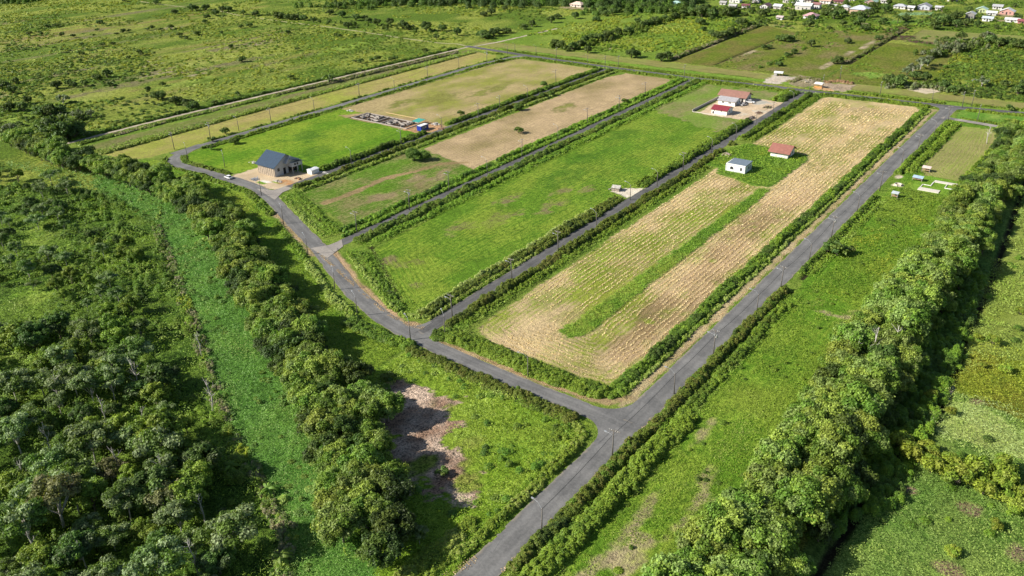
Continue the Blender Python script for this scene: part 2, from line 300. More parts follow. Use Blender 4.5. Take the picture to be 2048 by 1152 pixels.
P(Z(1348, 0, 2.88, [(1350, 515), (1370, 500), (1520, 515), (1535, 530), (1450, 540)]), ((.66, .58, .46), (.55, .48, .36)), .4, 1, 3, 0, .3, warp=.6)
# east side
P([(-72, 88), (-45, 88), (-42, 250), (-43, 486), (-72, 486)], ((.085, .17, .018), (.16, .22, .035)), .4, 1.5, 12, .15, .5, h=.25, hs=6)
for (cx, cy, rx, ry) in ((-61, 104, 3, 8), (-56, 96, 4, 7), (-58, 112, 3.5, 6), (-53, 130, 4, 7), (-56, 146, 2.5, 3), (-49, 150, 3, 4), (-62, 125, 1.5, 6), (-52, 238, 3, 2.5), (-50, 243, 4, 1.5), (-64, 158, 2, 5), (-57, 238, 6, 1)):
    Bl(cx, cy, rx*.75, ry*1.1, ((.44, .37, .24), (.26, .26, .1)), .7, ns=2.4)
P([(-69, 395), (-66, 478), (-49, 484), (-46, 430), (-47, 386), (-60, 384)], ((.19, .22, .065), (.27, .26, .11)), .45, 1.2, 14, .35, .16, mode='edge', warp=1.2)
P([(-66, 388), (-66, 366), (-48, 366), (-48, 388)], ((.11, .22, .025), (.16, .24, .04)), .4, 1, 6, 0, .35)
Bl(-70.5, 369, 2.2, 2, GRAVEL, 1.2); Bl(-73, 380, 1.6, 3, GRAVEL, 1.2)
P([(-73.5, 513), (-44, 518), (-30, 520), (-20, 492), (-44, 491), (-73, 492)], ((.09, .19, .03), (.17, .24, .06)), .4, 1.3, 8, 0, .4)
# beyond the right-hand tree row
P([(-30, 60), (200, 60), (200, 480), (-30, 480)], ((.085, .16, .035), (.15, .21, .06)), .4, 1.4, 10, 0, .6, h=.3)
P([(-21, 192), (-18.7, 208), (-13, 212), (10, 200), (40, 190), (40, 182), (2, 193), (-14, 193.5)], ((.2, .27, .09), (.27, .31, .13)), .4, 1.2, 5, 0, .5)
P([(-20, 215), (-14, 214), (30, 200), (60, 215), (40, 245), (-18, 240)], ((.14, .18, .02), (.2, .2, .03)), .4, 1.3, 7, 0, .6)
P([(-20, 240), (40, 245), (60, 480), (-26, 480)], ((.2, .24, .07), (.15, .19, .04)), .4, 1.3, 8, 0, .4)
for (px, py, rx, ry) in ((1900, 1140, 3, 2), (2035, 1110, 2, 3), (1822, 982, 2, 2), (1935, 1018, 2.5, 2), (1955, 805, 2, 1.6), (2010, 1000, 2, 1)):
    c = at(px, py); Bl(c[0], c[1], rx, ry, ((.34, .25, .18), (.22, .19, .1)), 1)
# triangle south of the front road
TRI = [(-150, 149), (-93, 149), (-86.5, 147), (-84.3, 141), (-84.3, 60), (-105, 74), (-112, 88), (-150, 118)]
P(TRI, ((.12, .20, .02), (.18, .25, .04)), .4, 1.3, 8, 0, .6, h=.3)
P([(-143, 134), (-134, 139), (-124.5, 138), (-118, 131.6), (-111.5, 121.5), (-100, 117.5), (-95.5, 114), (-95.5, 108), (-105, 104), (-120, 108), (-135, 124)], ((.66, .52, .43), (.36, .24, .18)), .4, 2.0, 4, 0, 1.0, warp=4.5, h=.2)
for q in ((-108, 124, 4, 5), (-99, 113, 3, 4), (-122, 133, 5, 3), (-112, 112, 4, 4), (-104, 118, 2, 3)): Bl(*q, ((.14, .21, .03), (.2, .22, .06)), 1.0, ns=1.4)
# left-hand slope between trees and road, swath, forest floor
P([(-152, 150), (-195, 161), (-228, 177), (-268, 194), (-300, 206), (-345, 209), (-380, 212), (-384, 204), (-345, 182), (-300, 184), (-262, 170), (-195, 139), (-150, 118)], ((.10, .19, .02), (.17, .23, .035)), .4, 1.2, 8, 0, .6, h=.3)
P([(-600, 60), (-359, 171), (-301, 163), (-275, 150), (-225, 126), (-193, 110), (-158, 93), (-120, 78), (-90, 55), (-150, 0), (-600, 0)], ((.05, .10, .018), (.11, .17, .03)), .4, 1.5, 12, 0, .8, h=.3)
P([(-385, 183), (-359, 171), (-301, 163), (-275, 150), (-225, 126), (-193, 110), (-158, 93), (-120, 78), (-95, 50), (-75, 55), (-96, 82), (-121, 99), (-165, 121), (-197, 135), (-240, 158), (-276, 172), (-312, 184), (-345, 186), (-400, 192)], ((.06, .145, .03), (.095, .19, .04)), .4, 1.2, 8, 0, .5, h=.3, hs=3, warp=2.5)
for (px, py, rx, ry) in ((80, 470, 12, 8), (200, 430, 14, 8), (220, 520, 12, 7), (60, 590, 10, 6), (100, 660, 10, 7), (20, 700, 8, 6)):
    c = at(px, py); Bl(c[0], c[1], rx, ry, ((.12, .23, .03), (.2, .27, .06)), 1.2)
# ditches (dark, wet, sunk)
DITCH = [([(-73.0, 85), (-73.0, 165)], .75, .9), ([(-73.2, 165), (-73.2, 246)], .5, .8), ([(-73.0, 258), (-73.0, 350)], .4, .7), ([(-73, 385), (-72, 470)], .5, .7),
         ([(-30, 60), (-23.5, 172), (-19, 196), (-19, 215), (-21, 244), (-22, 296), (-26, 377), (-30, 470)], .9, 1.0),
         ([(-268, 548), (-268, 722)], 1.1, .9), ([(-237, 552), (-236, 660)], .7, .8), ([(-161, 600), (-160, 840)], 1.1, .9),
         ([(-213.5, 196), (-182, 176), (-171, 167.5)], .5, .6), ([(-280, 218), (-264, 209.5), (-238, 199)], .45, .6), ([(-146.8, 172), (-148, 345)], .35, .5), ([(-162.5, 170), (-163, 290)], .3, .5)]
for d, wd, dp in DITCH: LAYERS.append(('d', d, wd, dp))

def build_grid(x0, x1, y0, y1, st):
    nx = int(round((x1-x0)/st))+1; ny = int(round((y1-y0)/st))+1
    X, Y = np.meshgrid(np.linspace(x0, x1, nx), np.linspace(y0, y1, ny)); return X, Y
def eval_layers(X, Y, st):
    n = X.shape; A = np.zeros(n+(3,)); B = np.zeros(n+(3,)); mixf = np.full(n, .4); stripe = np.zeros(n); tex = np.full(n, .4); sc = X.copy(); hh = np.zeros(n)
    wx = (fbm(X, Y, 6, 51)-.5)*2; wy = (fbm(X, Y, 6, 77)-.5)*2; wx2 = (vn(X, Y, 1.2, 5)-.5); wy2 = (vn(X, Y, 1.2, 9)-.5)
    for Lr in LAYERS:
        if Lr[0] == 'p':
            _, poly, ab, mix, mvar, msc, stp, tx, mode, warp, h, hs = Lr
            xs = [q[0] for q in poly]; ys = [q[1] for q in poly]; m0 = (X > min(xs)-6) & (X < max(xs)+6) & (Y > min(ys)-6) & (Y < max(ys)+6)
            if not m0.any(): continue
            xx = X[m0]; yy = Y[m0]; qx = xx+wx[m0]*warp*1.6+wx2[m0]*min(warp, 1)*1.2; qy = yy+wy[m0]*warp*1.6+wy2[m0]*min(warp, 1)*1.2
            ins = inside(poly, qx, qy); idx = np.nonzero(m0); idx = (idx[0][ins], idx[1][ins]); xx = xx[ins]; yy = yy[ins]
            A[idx] = ab[0]; B[idx] = ab[1]; mixf[idx] = mix+1.35*mvar*(fbm(xx, yy*.6, msc, int(abs(poly[0][0]))+3)-.5)*1.3
            stripe[idx] = stp; tex[idx] = tx; hh[idx] = h*(fbm(xx, yy, hs, 4, 3)) if h else 0
            if mode == 'edge':
                d = polydist(poly, xx, yy); bl = ss(9, 22, yy-min(ys)); sc[idx] = d
            else: sc[idx] = xx
        elif Lr[0] == 'b':
            _, cx, cy, rx, ry, ab, k, tx, ns = Lr; R_ = max(rx, ry)*1.8
            m0 = (abs(X-cx) < rx*2) & (abs(Y-cy) < ry*2)
            if not m0.any(): continue
            d = np.hypot((X[m0]-cx)/rx, (Y[m0]-cy)/ry)+(fbm(X[m0], Y[m0]*.6, 4, 33)-.5)*1.5*ns; k_ = ss(1.15, .55, d)*k*ss(.3, .6, fbm(X[m0], Y[m0]*.5, 2.6, 71, 3)+.12)*1.1; k_ = np.clip(k_, 0, 1)[:, None]
            A[m0] = A[m0]*(1-k_)+np.array(ab[0])*k_; B[m0] = B[m0]*(1-k_)+np.array(ab[1])*k_
        elif Lr[0] == 'l':
            _, pl, wd, ab = Lr; xs = [q[0] for q in pl]; ys = [q[1] for q in pl]
            m0 = (X > min(xs)-4) & (X < max(xs)+4) & (Y > min(ys)-4) & (Y < max(ys)+4)
            if not m0.any(): continue
            d = polydist(pl, X[m0], Y[m0], False)+(fbm(X[m0], Y[m0], 4, 21, 4)-.5)*3.4; k_ = ss(wd+.3, wd-.3, d)[:, None]
            A[m0] = A[m0]*(1-k_)+np.array(ab[0])*k_; B[m0] = B[m0]*(1-k_)+np.array(ab[1])*k_; hh[m0] *= 1-k_[:, 0]
        else:
            _, pl, wd, dp = Lr; xs = [q[0] for q in pl]; ys = [q[1] for q in pl]
            m0 = (X > min(xs)-4) & (X < max(xs)+4) & (Y > min(ys)-4) & (Y < max(ys)+4)
            if not m0.any(): continue
            d = polydist(pl, X[m0], Y[m0], False)+(fbm(X[m0], Y[m0], 4, 22)-.5)*.6; k_ = ss(wd+.7, wd*.6, d)[:, None]
            A[m0] = A[m0]*(1-k_)+np.array((.035, .03, .02))*k_; B[m0] = B[m0]*(1-k_)+np.array((.05, .045, .025))*k_; hh[m0] = hh[m0]*(1-k_[:, 0])-dp*k_[:, 0]
    for C_ in (A, B):
        g = ss(-.02, .03, C_[..., 1]-C_[..., 0])[..., None]; C_ *= g*np.array((1.18, 1.21, .86))+(1-g)*np.array((.86, .83, .76))
    sc = sc+(fbm(X, Y*.35, 12, 61, 2)-.5)*1.2+(fbm(X, Y, 3.0, 62, 2)-.5)*.55
    return A, B, mixf, stripe, tex, sc, hh
def make_terrain():
    Vs = []; Fs = []; AA = []; BB = []; PP = []; SC = []; SL = []; off = 0
    specs = [(-471, 9, 60, 531, .75, None), (-471, 9, 531, 915, 1.6, None), (-1311, -471, 60, 915, 3.0, None), (9, 249, 60, 915, 2.0, None), (-1911, 849, 915, 2700, 30, None), (-1911, -1311, 60, 915, 30, None), (249, 849, 60, 915, 15, None), (-1911, 849, -300, 60, 15, None)]
    for (x0, x1, y0, y1, st, _) in specs:
        X, Y = build_grid(x0, x1, y0, y1, st); A, B, mf, sp, tx, sc, hh = eval_layers(X, Y, st)
        edge = np.minimum(np.minimum(X-x0, x1-X), np.minimum(Y-y0, y1-Y)); hh = hh*np.clip(edge/3, 0, 1)
        ny, nx = X.shape; V = np.stack([X, Y, hh], -1).reshape(-1, 3); i = np.arange(ny*nx).reshape(ny, nx)
        Fq = np.stack([i[:-1, :-1], i[:-1, 1:], i[1:, 1:], i[1:, :-1]], -1).reshape(-1, 4)+off; off += ny*nx
        Vs.append(V); Fs.append(Fq); AA.append(A.reshape(-1, 3)); BB.append(B.reshape(-1, 3)); PP.append(np.stack([mf, sp, tx], -1).reshape(-1, 3)); SC.append(sc.ravel()); SL.append(Y.ravel())
    o = fastmesh('ground', np.concatenate(Vs), np.concatenate(Fs), terrain_mat(), smooth=True); me = o.data
    def colattr(nm, arr):
        a = me.attributes.new(nm, 'FLOAT_COLOR', 'POINT'); arr = np.concatenate(arr); a.data.foreach_set('color', np.concatenate([arr, np.ones((len(arr), 1))], 1).astype(np.float32).ravel())
    colattr('ColA', AA); colattr('ColB', BB); colattr('prm', PP)
    for nm, arr in (('sc', SC), ('sl', SL)):
        a = me.attributes.new(nm, 'FLOAT', 'POINT'); a.data.foreach_set('value', np.concatenate(arr).astype(np.float32))
    tag(o, 'flat coastal plain of green and straw fields between narrow roads', 'ground', kind='structure')
make_terrain()

# ------------------------------------------------------------------ roads
def asphalt(name, c1, c2):
    m, n, p = newmat(name); pos = nd(n, 'ShaderNodeNewGeometry').outputs['Position']; L = n.links.new
    a = noise(n, pos, .12, 5, .6); b = noise(n, pos, 1.6, 6, .75); mx = nd(n, 'ShaderNodeMix', data_type='RGBA'); mx.inputs[6].default_value = (*c1, 1); mx.inputs[7].default_value = (*c2, 1)
    L(mth(n, 'ADD', mth(n, 'MULTIPLY_ADD', a, 2.6, -1.0), mth(n, 'MULTIPLY_ADD', b, 2.2, -.9), clamp=True), mx.inputs[0])
    vo = nd(n, 'ShaderNodeTexVoronoi', feature='DISTANCE_TO_EDGE'); vo.inputs['Scale'].default_value = .16; L(pos, vo.inputs['Vector'])
    ck = mth(n, 'LESS_THAN', vo.outputs['Distance'], .003); m2 = nd(n, 'ShaderNodeMix', data_type='RGBA'); m2.inputs[7].default_value = (.09, .09, .09, 1); L(mth(n, 'MULTIPLY', ck, mth(n, 'MULTIPLY_ADD', a, 2, -.6, clamp=True)), m2.inputs[0]); L(mx.outputs[2], m2.inputs[6])
    u = mth(n, 'ABSOLUTE', nd(n, 'ShaderNodeAttribute', attribute_name='u').outputs['Fac']); ed = mth(n, 'ADD', mth(n, 'MULTIPLY_ADD', u, 3.2, -3.0), mth(n, 'MULTIPLY_ADD', noise(n, pos, .35, 5, .7), 3.2, -1.3), clamp=True)
    wp = mth(n, 'MULTIPLY_ADD', mth(n, 'COSINE', mth(n, 'MULTIPLY', mth(n, 'SUBTRACT', u, .5), 9)), .10, 1.0); v1 = nd(n, 'ShaderNodeVectorMath', operation='SCALE'); L(m2.outputs[2], v1.inputs[0]); L(wp, v1.inputs['Scale'])
    m3 = nd(n, 'ShaderNodeMix', data_type='RGBA'); L(mth(n, 'MULTIPLY', ed, .7), m3.inputs[0]); L(v1.outputs[0], m3.inputs[6]); m3.inputs[7].default_value = (.32, .27, .2, 1); L(m3.outputs[2], p.inputs['Base Color'])
    p.inputs['Roughness'].default_value = .85; p.inputs['Specular IOR Level'].default_value = .2; return m
ASPH = asphalt('asphalt', (.105, .105, .104), (.185, .182, .176)); ASPH_D = asphalt('dark_asphalt', (.07, .07, .07), (.135, .133, .13))
ASPH_L = asphalt('dusty_asphalt', (.22, .20, .185), (.34, .31, .27)); TRACK = plain('sandy_track', (.44, .38, .28), .95, .3, .3)
def resample(pl, st=1.5):
    out = []
    for i in range(len(pl)-1):
        a = np.array(pl[i]); b = np.array(pl[i+1]); n = max(1, int(np.hypot(*(b-a))/st))
        for k in range(n): out.append(a+(b-a)*k/n)
    out.append(np.array(pl[-1])); return np.array(out)
def smoothpl(pl, it=3):
    pl = np.array(pl, float)
    for _ in range(it): q = pl.copy(); q[1:-1] = (pl[:-2]+2*pl[1:-1]+pl[2:])/4; pl = q
    return pl
def ribbon(name, pl, wd, z, mat, label, jit=.25, sm=6):
    p = smoothpl(resample(pl, .9), sm*2); d = np.gradient(p, axis=0); d /= np.linalg.norm(d, axis=1)[:, None]; nrm = np.stack([-d[:, 1], d[:, 0]], 1)
    wl = wd/2+(fbm(p[:, 0], p[:, 1], 5, 3)-.5)*3.5*jit+(vn(p[:, 0], p[:, 1], .7, 4)-.5)*.25; wr = wd/2+(fbm(p[:, 0], p[:, 1], 5, 13)-.5)*3.5*jit+(vn(p[:, 0], p[:, 1], .7, 14)-.5)*.25
    n = len(p); us = np.linspace(1, -1, 7); V = np.zeros((n, 7, 3)); V[:, :, 2] = z
    for j, u_ in enumerate(us): V[:, j, :2] = p+nrm*(np.where(u_ > 0, wl, wr)*u_)[:, None]
    i = np.arange(n*7).reshape(n, 7); o = fastmesh(name, V.reshape(-1, 3), np.stack([i[:-1, :-1], i[:-1, 1:], i[1:, 1:], i[1:, :-1]], -1).reshape(-1, 4)[:, ::-1], mat)
    a_ = o.data.attributes.new('u', 'FLOAT', 'POINT'); a_.data.foreach_set('value', np.tile(us, n).astype(np.float32)); tag(o, label, 'road', kind='structure'); return o
def yline(k, y0, y1, dx=0): return [(float(roadx(k, y))+dx, y) for y in np.linspace(y0, y1, 24)]
ribbon('road', [(-96, 40), (-84, 66), (-80.2, 90), (-80, 105)]+[(-80+0, y) for y in range(120, 500, 20)]+[(-79.5, 516)], 7.4, .040, ASPH, 'wide grey asphalt road with a cable beside it, running along the right field', .2, 3)
ribbon('road', yline('B', 156, 512), 5.4, .048, ASPH_D, 'grey asphalt road between the green field and the straw field')
ribbon('road', yline('C', 183, 508), 4.6, .052, ASPH_D, 'dark narrow road between two overgrown verges in the middle', .35)
ribbon('road', yline('D', 210, 509), 4.6, .056, ASPH_D, 'narrow lane from the blue-roofed house past the blue container', .4)
ribbon('road', yline('E', 222, 505)+[(-367, 512)], 5.0, .044, ASPH, 'pale road along the outer tan strip at left', .25)
ribbon('road', [(-379.3, 240), (-379, 232)]+DIAG, 6.2, .060, ASPH, 'grey road curving past the blue-roofed house and slanting down', .3, 8)
ribbon('road', [(-160, 156.2), (-152.7, 155.2), (-139.7, 154), (-120.5, 153), (-103.7, 152.6), (-93, 152.6), (-80, 151.5)], 5.4, .064, ASPH, 'grey road in front of the straw field joining the wide road', .25)
ribbon('road', [(-430, 517), (-410, 515), (-372.6, 511.5), (-335, 509), (-301, 507.5), (-260, 507), (-231.8, 507), (-205, 509), (-179, 511.5), (-158, 511.5), (-117, 514), (-79, 517), (-46, 522), (-10, 528), (60, 538)], 5.4, .068, ASPH_D, 'asphalt road crossing behind all the fields', .2)
ribbon('road', [(-79, 491), (-60, 489), (-45.7, 486), (-20, 482), (10, 478)], 4.4, .072, ASPH_L, 'short pale side road at the far right corner', .2)
ribbon('track', yline('P', 200, 513)+[(-424, 519)], 2.7, .030, TRACK, 'sandy track between the wild plain and the outer strip', .45)
ribbon('track', [(-424, 519), (-418, 545), (-415, 580), (-412, 620)], 3.0, .034, TRACK, 'sandy track leading on from the top junction into the bush', .5)
ribbon('track', [(-424, 519), (-432, 517), (-440, 521)]+Z(480, 0, 4, [(1600, 345), (1300, 305), (1000, 258), (700, 215), (400, 180), (0, 125)])+[at(440, 22), at(350, 12), at(280, 3)], 2.4, .028, plain('grassy_track', (.33, .31, .15), .95, .2, .3), 'grassy track crossing the wild plain at the top left', .6)
def fillet(cx, cy, sx, sy, r, z, mat=ASPH):
    R = abs(r); pts = [(cx-sx*1.3, cy-sy*1.3), (cx+sx*R, cy-sy*1.3)]+[(cx+sx*R*(1-math.sin(t)), cy+sy*R*(1-math.cos(t))) for t in np.linspace(0, math.pi/2, 8)]+[(cx-sx*1.3, cy+sy*R)]
    o = MB().poly([(a, b, z) for a, b in pts]).build('road', mat); tag(o, 'rounded paved corner at a road junction', 'road', 'rounded junction corners', kind='structure')
for a in ((-83.7, 155.2, -1, 1, 8, .076), (-83.7, 150, -1, -1, 8, .080), (-76.4, 514, 1, -1, 5, .084), (-76.4, 491, 1, -1, 5, .088), (-76.4, 490, 1, 1, 4, .112), (-83.6, 513.4, -1, -1, 7, .092), (-155.8, 508.8, 1, -1, 7, .096), (-161, 508.2, -1, -1, 7, .100), (-157, 158, -1, 1, 7, .104), (-151.8, 156.8, 1, 1, 6, .108), (-226.8, 504.4, -1, -1, 4, .116), (-231.8, 504.4, 1, -1, -4, .12)): fillet(*a)
P_ = MB().poly([(-231, 182, .124), (-219, 179.5, .124), (-222, 190, .124), (-226.9, 194, .124), (-227.3, 188, .124)]).build('road', ASPH_L); tag(P_, 'pale worn mouth of the middle lane', 'road', kind='structure')
P_ = MB().poly([(-301, 212.5, .128), (-283, 208, .128), (-287.6, 216, .128), (-288, 222, .128), (-292.9, 222, .128), (-293, 216, .128)]).build('road', ASPH_L); tag(P_, 'pale paved mouth of the lane by the blue-roofed house', 'road', kind='structure')

# ------------------------------------------------------------------ foliage generators
def leafquads(C, Nn, size, col, asp=.62):
    """C (N,3), Nn (N,3) normals, size (N,), col (N,3)"""
    N = len(C); Nn = Nn/np.maximum(np.linalg.norm(Nn, axis=1), 1e-6)[:, None]
    r = RNG.normal(size=(N, 3)); t = np.cross(Nn, r); t /= np.maximum(np.linalg.norm(t, axis=1), 1e-6)[:, None]; b = np.cross(Nn, t)
    s = size[:, None]; j = lambda: 1+RNG.uniform(-.3, .3, (N, 1))
    V = np.empty((N, 4, 3)); V[:, 0] = C+t*s*j(); V[:, 1] = C+b*s*asp*j(); V[:, 2] = C-t*s*j(); V[:, 3] = C-b*s*asp*j()
    return V.reshape(-1, 3), col
LEAFK = 1.45; CNT = {'n': 0, 'q': 0}
def leafobj(name, Vc, parent=None, link=True):
    V = np.concatenate([v for v, c in Vc]); c = np.concatenate([c for v, c in Vc])*LEAFK*np.array((1.0, 1.0, 1.0)); n = len(V)//4; CNT['q'] += n
    o = fastmesh(name, V, np.arange(4*n).reshape(n, 4), FOL, parent, link=link)
    a = o.data.attributes.new('Col', 'FLOAT_COLOR', 'FACE'); a.data.foreach_set('color', np.concatenate([c, np.ones((n, 1))], 1).astype(np.float32).ravel()); return o
def clumps(cx, cy, r, h, lsize, cols, z0=0, cover=2.6, upz=.35, flat=.5, maxn=400, asp=.62, pal=None):
    """leafy mounds: one ellipsoid dome of leaves per centre; cols (N,3)"""
    n = np.clip((cover*2*np.pi*r*np.maximum(r, h*.8)/(2*lsize*lsize*asp)), 5, maxn).astype(int); idx = np.repeat(np.arange(len(cx)), n); N = len(idx)
    th = RNG.uniform(0, 2*np.pi, N); cz = RNG.uniform(0.0, 1, N)**.8; sz = np.sqrt(1-cz*cz*.98); rad = RNG.uniform(.72, 1.12, N)
    d = np.stack([sz*np.cos(th), sz*np.sin(th), cz], 1)
    C = np.stack([cx[idx]+d[:, 0]*r[idx]*rad, cy[idx]+d[:, 1]*r[idx]*rad, z0+d[:, 2]*h[idx]*rad*1.0+.03], 1)
    Nn = d*np.array([1, 1, 1])+np.array([0, 0, upz])+RNG.normal(size=(N, 3))*.42
    c = cols[idx]*(RNG.uniform(.72, 1.3, N)[:, None]); c = c*(np.array([1, 1, 1])+RNG.normal(size=(N, 1))*np.array([.1, .02, .0]))
    return leafquads(C, Nn, lsize[idx]*RNG.uniform(.7, 1.3, N), np.clip(c, .004, .8), asp)
def dist(x, y): return np.sqrt(x*x+y*y+H*H)
def lod(x, y, k=.00095, mn=.2): return np.maximum(mn, dist(x, y)*k)
OLIVE = (.10, .14, .02); BRIGHT = (.14, .215, .022); LIGHT = (.22, .28, .06); DARKG = (.05, .08, .016); GREY = (.11, .135, .075); YEL = (.2, .23, .022); MID = (.085, .15, .018); TAUPE = (.2, .17, .11)
def pick(N, pal, x, y, sc=6, seed=1):
    pal = np.array(pal); t = np.clip((fbm(x, y, sc, seed, 2)-.5)*1.5+.5+RNG.normal(size=N)*.16, 0, .999)*(len(pal)-1); i = np.floor(t).astype(int); f = (t-i)[:, None]
    return pal[i]*(1-f)+pal[np.minimum(i+1, len(pal)-1)]*f
HK = .68
def strip(pl, w, h, pal, sp=.95, gap=.0, rr=(.55, 1.0), jit=1, lk=.00095, asp=.62):
    """mounds along polyline pl across width w"""
    p = resample(pl, .5); L_ = len(p)*.5; n = int(L_*max(1, w/1.0)/sp*1.25); k = RNG.uniform(0, len(p)-1.01, n); i = k.astype(int); f = (k-i)[:, None]; q = p[i]*(1-f)+p[i+1]*f
    d = p[np.minimum(i+1, len(p)-1)]-p[i]; d /= np.maximum(np.linalg.norm(d, axis=1), 1e-6)[:, None]; o = RNG.uniform(-.5, .5, n)*w*(.55+.9*fbm(q[:, 0], q[:, 1], 6, 15, 2))+(fbm(q[:, 0], q[:, 1], 9, 16, 2)-.5)*1.4
    x = q[:, 0]-d[:, 1]*o; y = q[:, 1]+d[:, 0]*o; g = .5*vn(x, y, 7, 99)+.5*vn(x, y, 2.5, 98)
    m = g > gap+.14; x = x[m]; y = y[m]; N = len(x); hh = h*HK*(.25+.8*fbm(x, y, 3.5, 7, 2)+.75*fbm(x, y, 13, 8, 2))*RNG.uniform(.6, 1.35, N); r = RNG.uniform(*rr, N)*np.clip(h/1.2, .7, 1.5)
    return clumps(x, y, r*RNG.uniform(.45, 1.0, N), hh, lod(x, y, lk*.85), pick(N, pal, x, y), asp=asp, upz=.6)
def zone(poly, dens, h, pal, rr=(.6, 1.2), gap=0, seed=3, sc=6, excl=None, cover=1.8, mn=.2, asp=.5, lk=.00095, upz=1.1):
    xs = [q[0] for q in poly]; ys = [q[1] for q in poly]; A_ = (max(xs)-min(xs))*(max(ys)-min(ys)); n = int(A_*dens)
    x = RNG.uniform(min(xs), max(xs), n); y = RNG.uniform(min(ys), max(ys), n); m = inside(poly, x, y) & (fbm(x, y, sc*2, seed+5, 2) > gap)
    if excl is not None: m &= ~excl(x, y)
    x = x[m]; y = y[m]; N = len(x); hh = h*(.2+1.5*fbm(x, y, sc, seed, 3)**1.5)*RNG.uniform(.7, 1.25, N)
    return clumps(x, y, RNG.uniform(*rr, N), hh, lod(x, y, lk, mn), pick(N, pal, x, y, sc*1.5, seed), cover=cover, asp=asp, upz=upz)
def meadow(poly, dens, h, pal, sc=3.0, seed=3, gap=0, excl=None, size=1.0, warp=2.5, psc=9):
    """continuous uneven growth: blades and leaves following a rolling height field"""
    xs = [q[0] for q in poly]; ys = [q[1] for q in poly]; n = int((max(xs)-min(xs))*(max(ys)-min(ys))*dens)
    x = RNG.uniform(min(xs), max(xs), n); y = RNG.uniform(min(ys), max(ys), n)
    m = inside(poly, x+(fbm(x, y, 5, seed+40, 3)-.5)*warp*2, y+(fbm(x, y, 5, seed+50, 3)-.5)*warp*2) & (fbm(x, y, 7, seed+5, 3) > gap)
    if excl is not None: m &= ~excl(x, y)
    # thin out with distance: fewer but larger faces far away
    dd = dist(x, y); m &= RNG.uniform(0, 1, n) < np.clip((230/dd)**2, .05, 1); x = x[m]; y = y[m]; dd = dd[m]; N = len(x)
    def hf(x, y): a = fbm(x, y, sc, seed, 4); b = 1-abs(2*fbm(x+31, y, sc*.6, seed+9, 2)-1); return h*(1.5*a**1.6+.35*b)*(.5+1.1*fbm(x, y, sc*5, seed+2, 2))
    z0 = hf(x, y); e = .25; gx = (hf(x+e, y)-z0)/e; gy = (hf(x, y+e)-z0)/e
    z = z0*RNG.uniform(.72, 1.06, N); Nn = np.stack([-gx*1.1, -gy*1.1, np.ones(N)], 1)+RNG.normal(size=(N, 3))*.33
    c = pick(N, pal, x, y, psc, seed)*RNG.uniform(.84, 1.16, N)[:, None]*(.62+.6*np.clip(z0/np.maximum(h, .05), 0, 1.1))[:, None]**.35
    return leafquads(np.stack([x, y, z+.03], 1), Nn, size*np.maximum(.15, dd*.00075)*RNG.uniform(.7, 1.35, N), np.clip(c, .004, .8), .5)
def stuff(name, parts, label, cat): o = leafobj(name, parts); tag(o, label, cat, kind='stuff'); return o

def Y_(k, y0, y1, dx): return yline(k, y0, y1, dx)
PAL_O = [DARKG, OLIVE, OLIVE, (.11, .12, .025)]; PAL_B = [MID, BRIGHT, (.14, .21, .025)]; PAL_L = [BRIGHT, LIGHT, (.21, .27, .07)]; PAL_M = [DARKG, MID, BRIGHT]
# wide road, west verge and east verge
stuff('verge_scrub', [strip([(-90.3, 166), (-90.3, 503)], 2.8, 1.9, PAL_M, .5), strip([(-87.6, 166), (-87.6, 500)], 1.2, 1.0, PAL_L, .7), strip([(-93, 157.5+3), (-90, 161), (-88.6, 166)], 2, 1.5, PAL_M)], 'double green hedge of scrub and grass between the straw field and the wide road', 'roadside scrub')
stuff('verge_scrub', [strip([(-75.2, 98), (-75.0, 246)], 2.0, 2.0, PAL_O+[MID], .45), strip([(-70.2, 88), (-69.7, 165)], 4.0, 2.0, PAL_B, .5), strip([(-71.2, 165), (-70.9, 236)], 2.6, 1.5, [OLIVE, MID, BRIGHT], .7),
    strip([(-75.0, 262), (-74.8, 350)], 1.2, 1.4, PAL_M, .6), strip([(-71.6, 262), (-71.2, 340)], 1.5, .9, PAL_B, .7), strip([(-74.6, 384), (-74, 484)], 1.8, 1.6, PAL_M, .6), strip([(-70.4, 388), (-69.5, 480)], 2.6, 1.4, PAL_B, .6)], 'shrubs on both sides of the dark ditch right of the wide road', 'roadside scrub')
stuff('verge_scrub', [strip([(-144.5, 162), (-120, 160.6), (-100, 160.2), (-92, 161)], 5.0, 1.9, PAL_B+[MID], .42), strip([(-149.2, 158), (-144, 163)], 5, 1.8, PAL_M, .5)], 'green hedge along the front end of the straw field', 'roadside scrub')
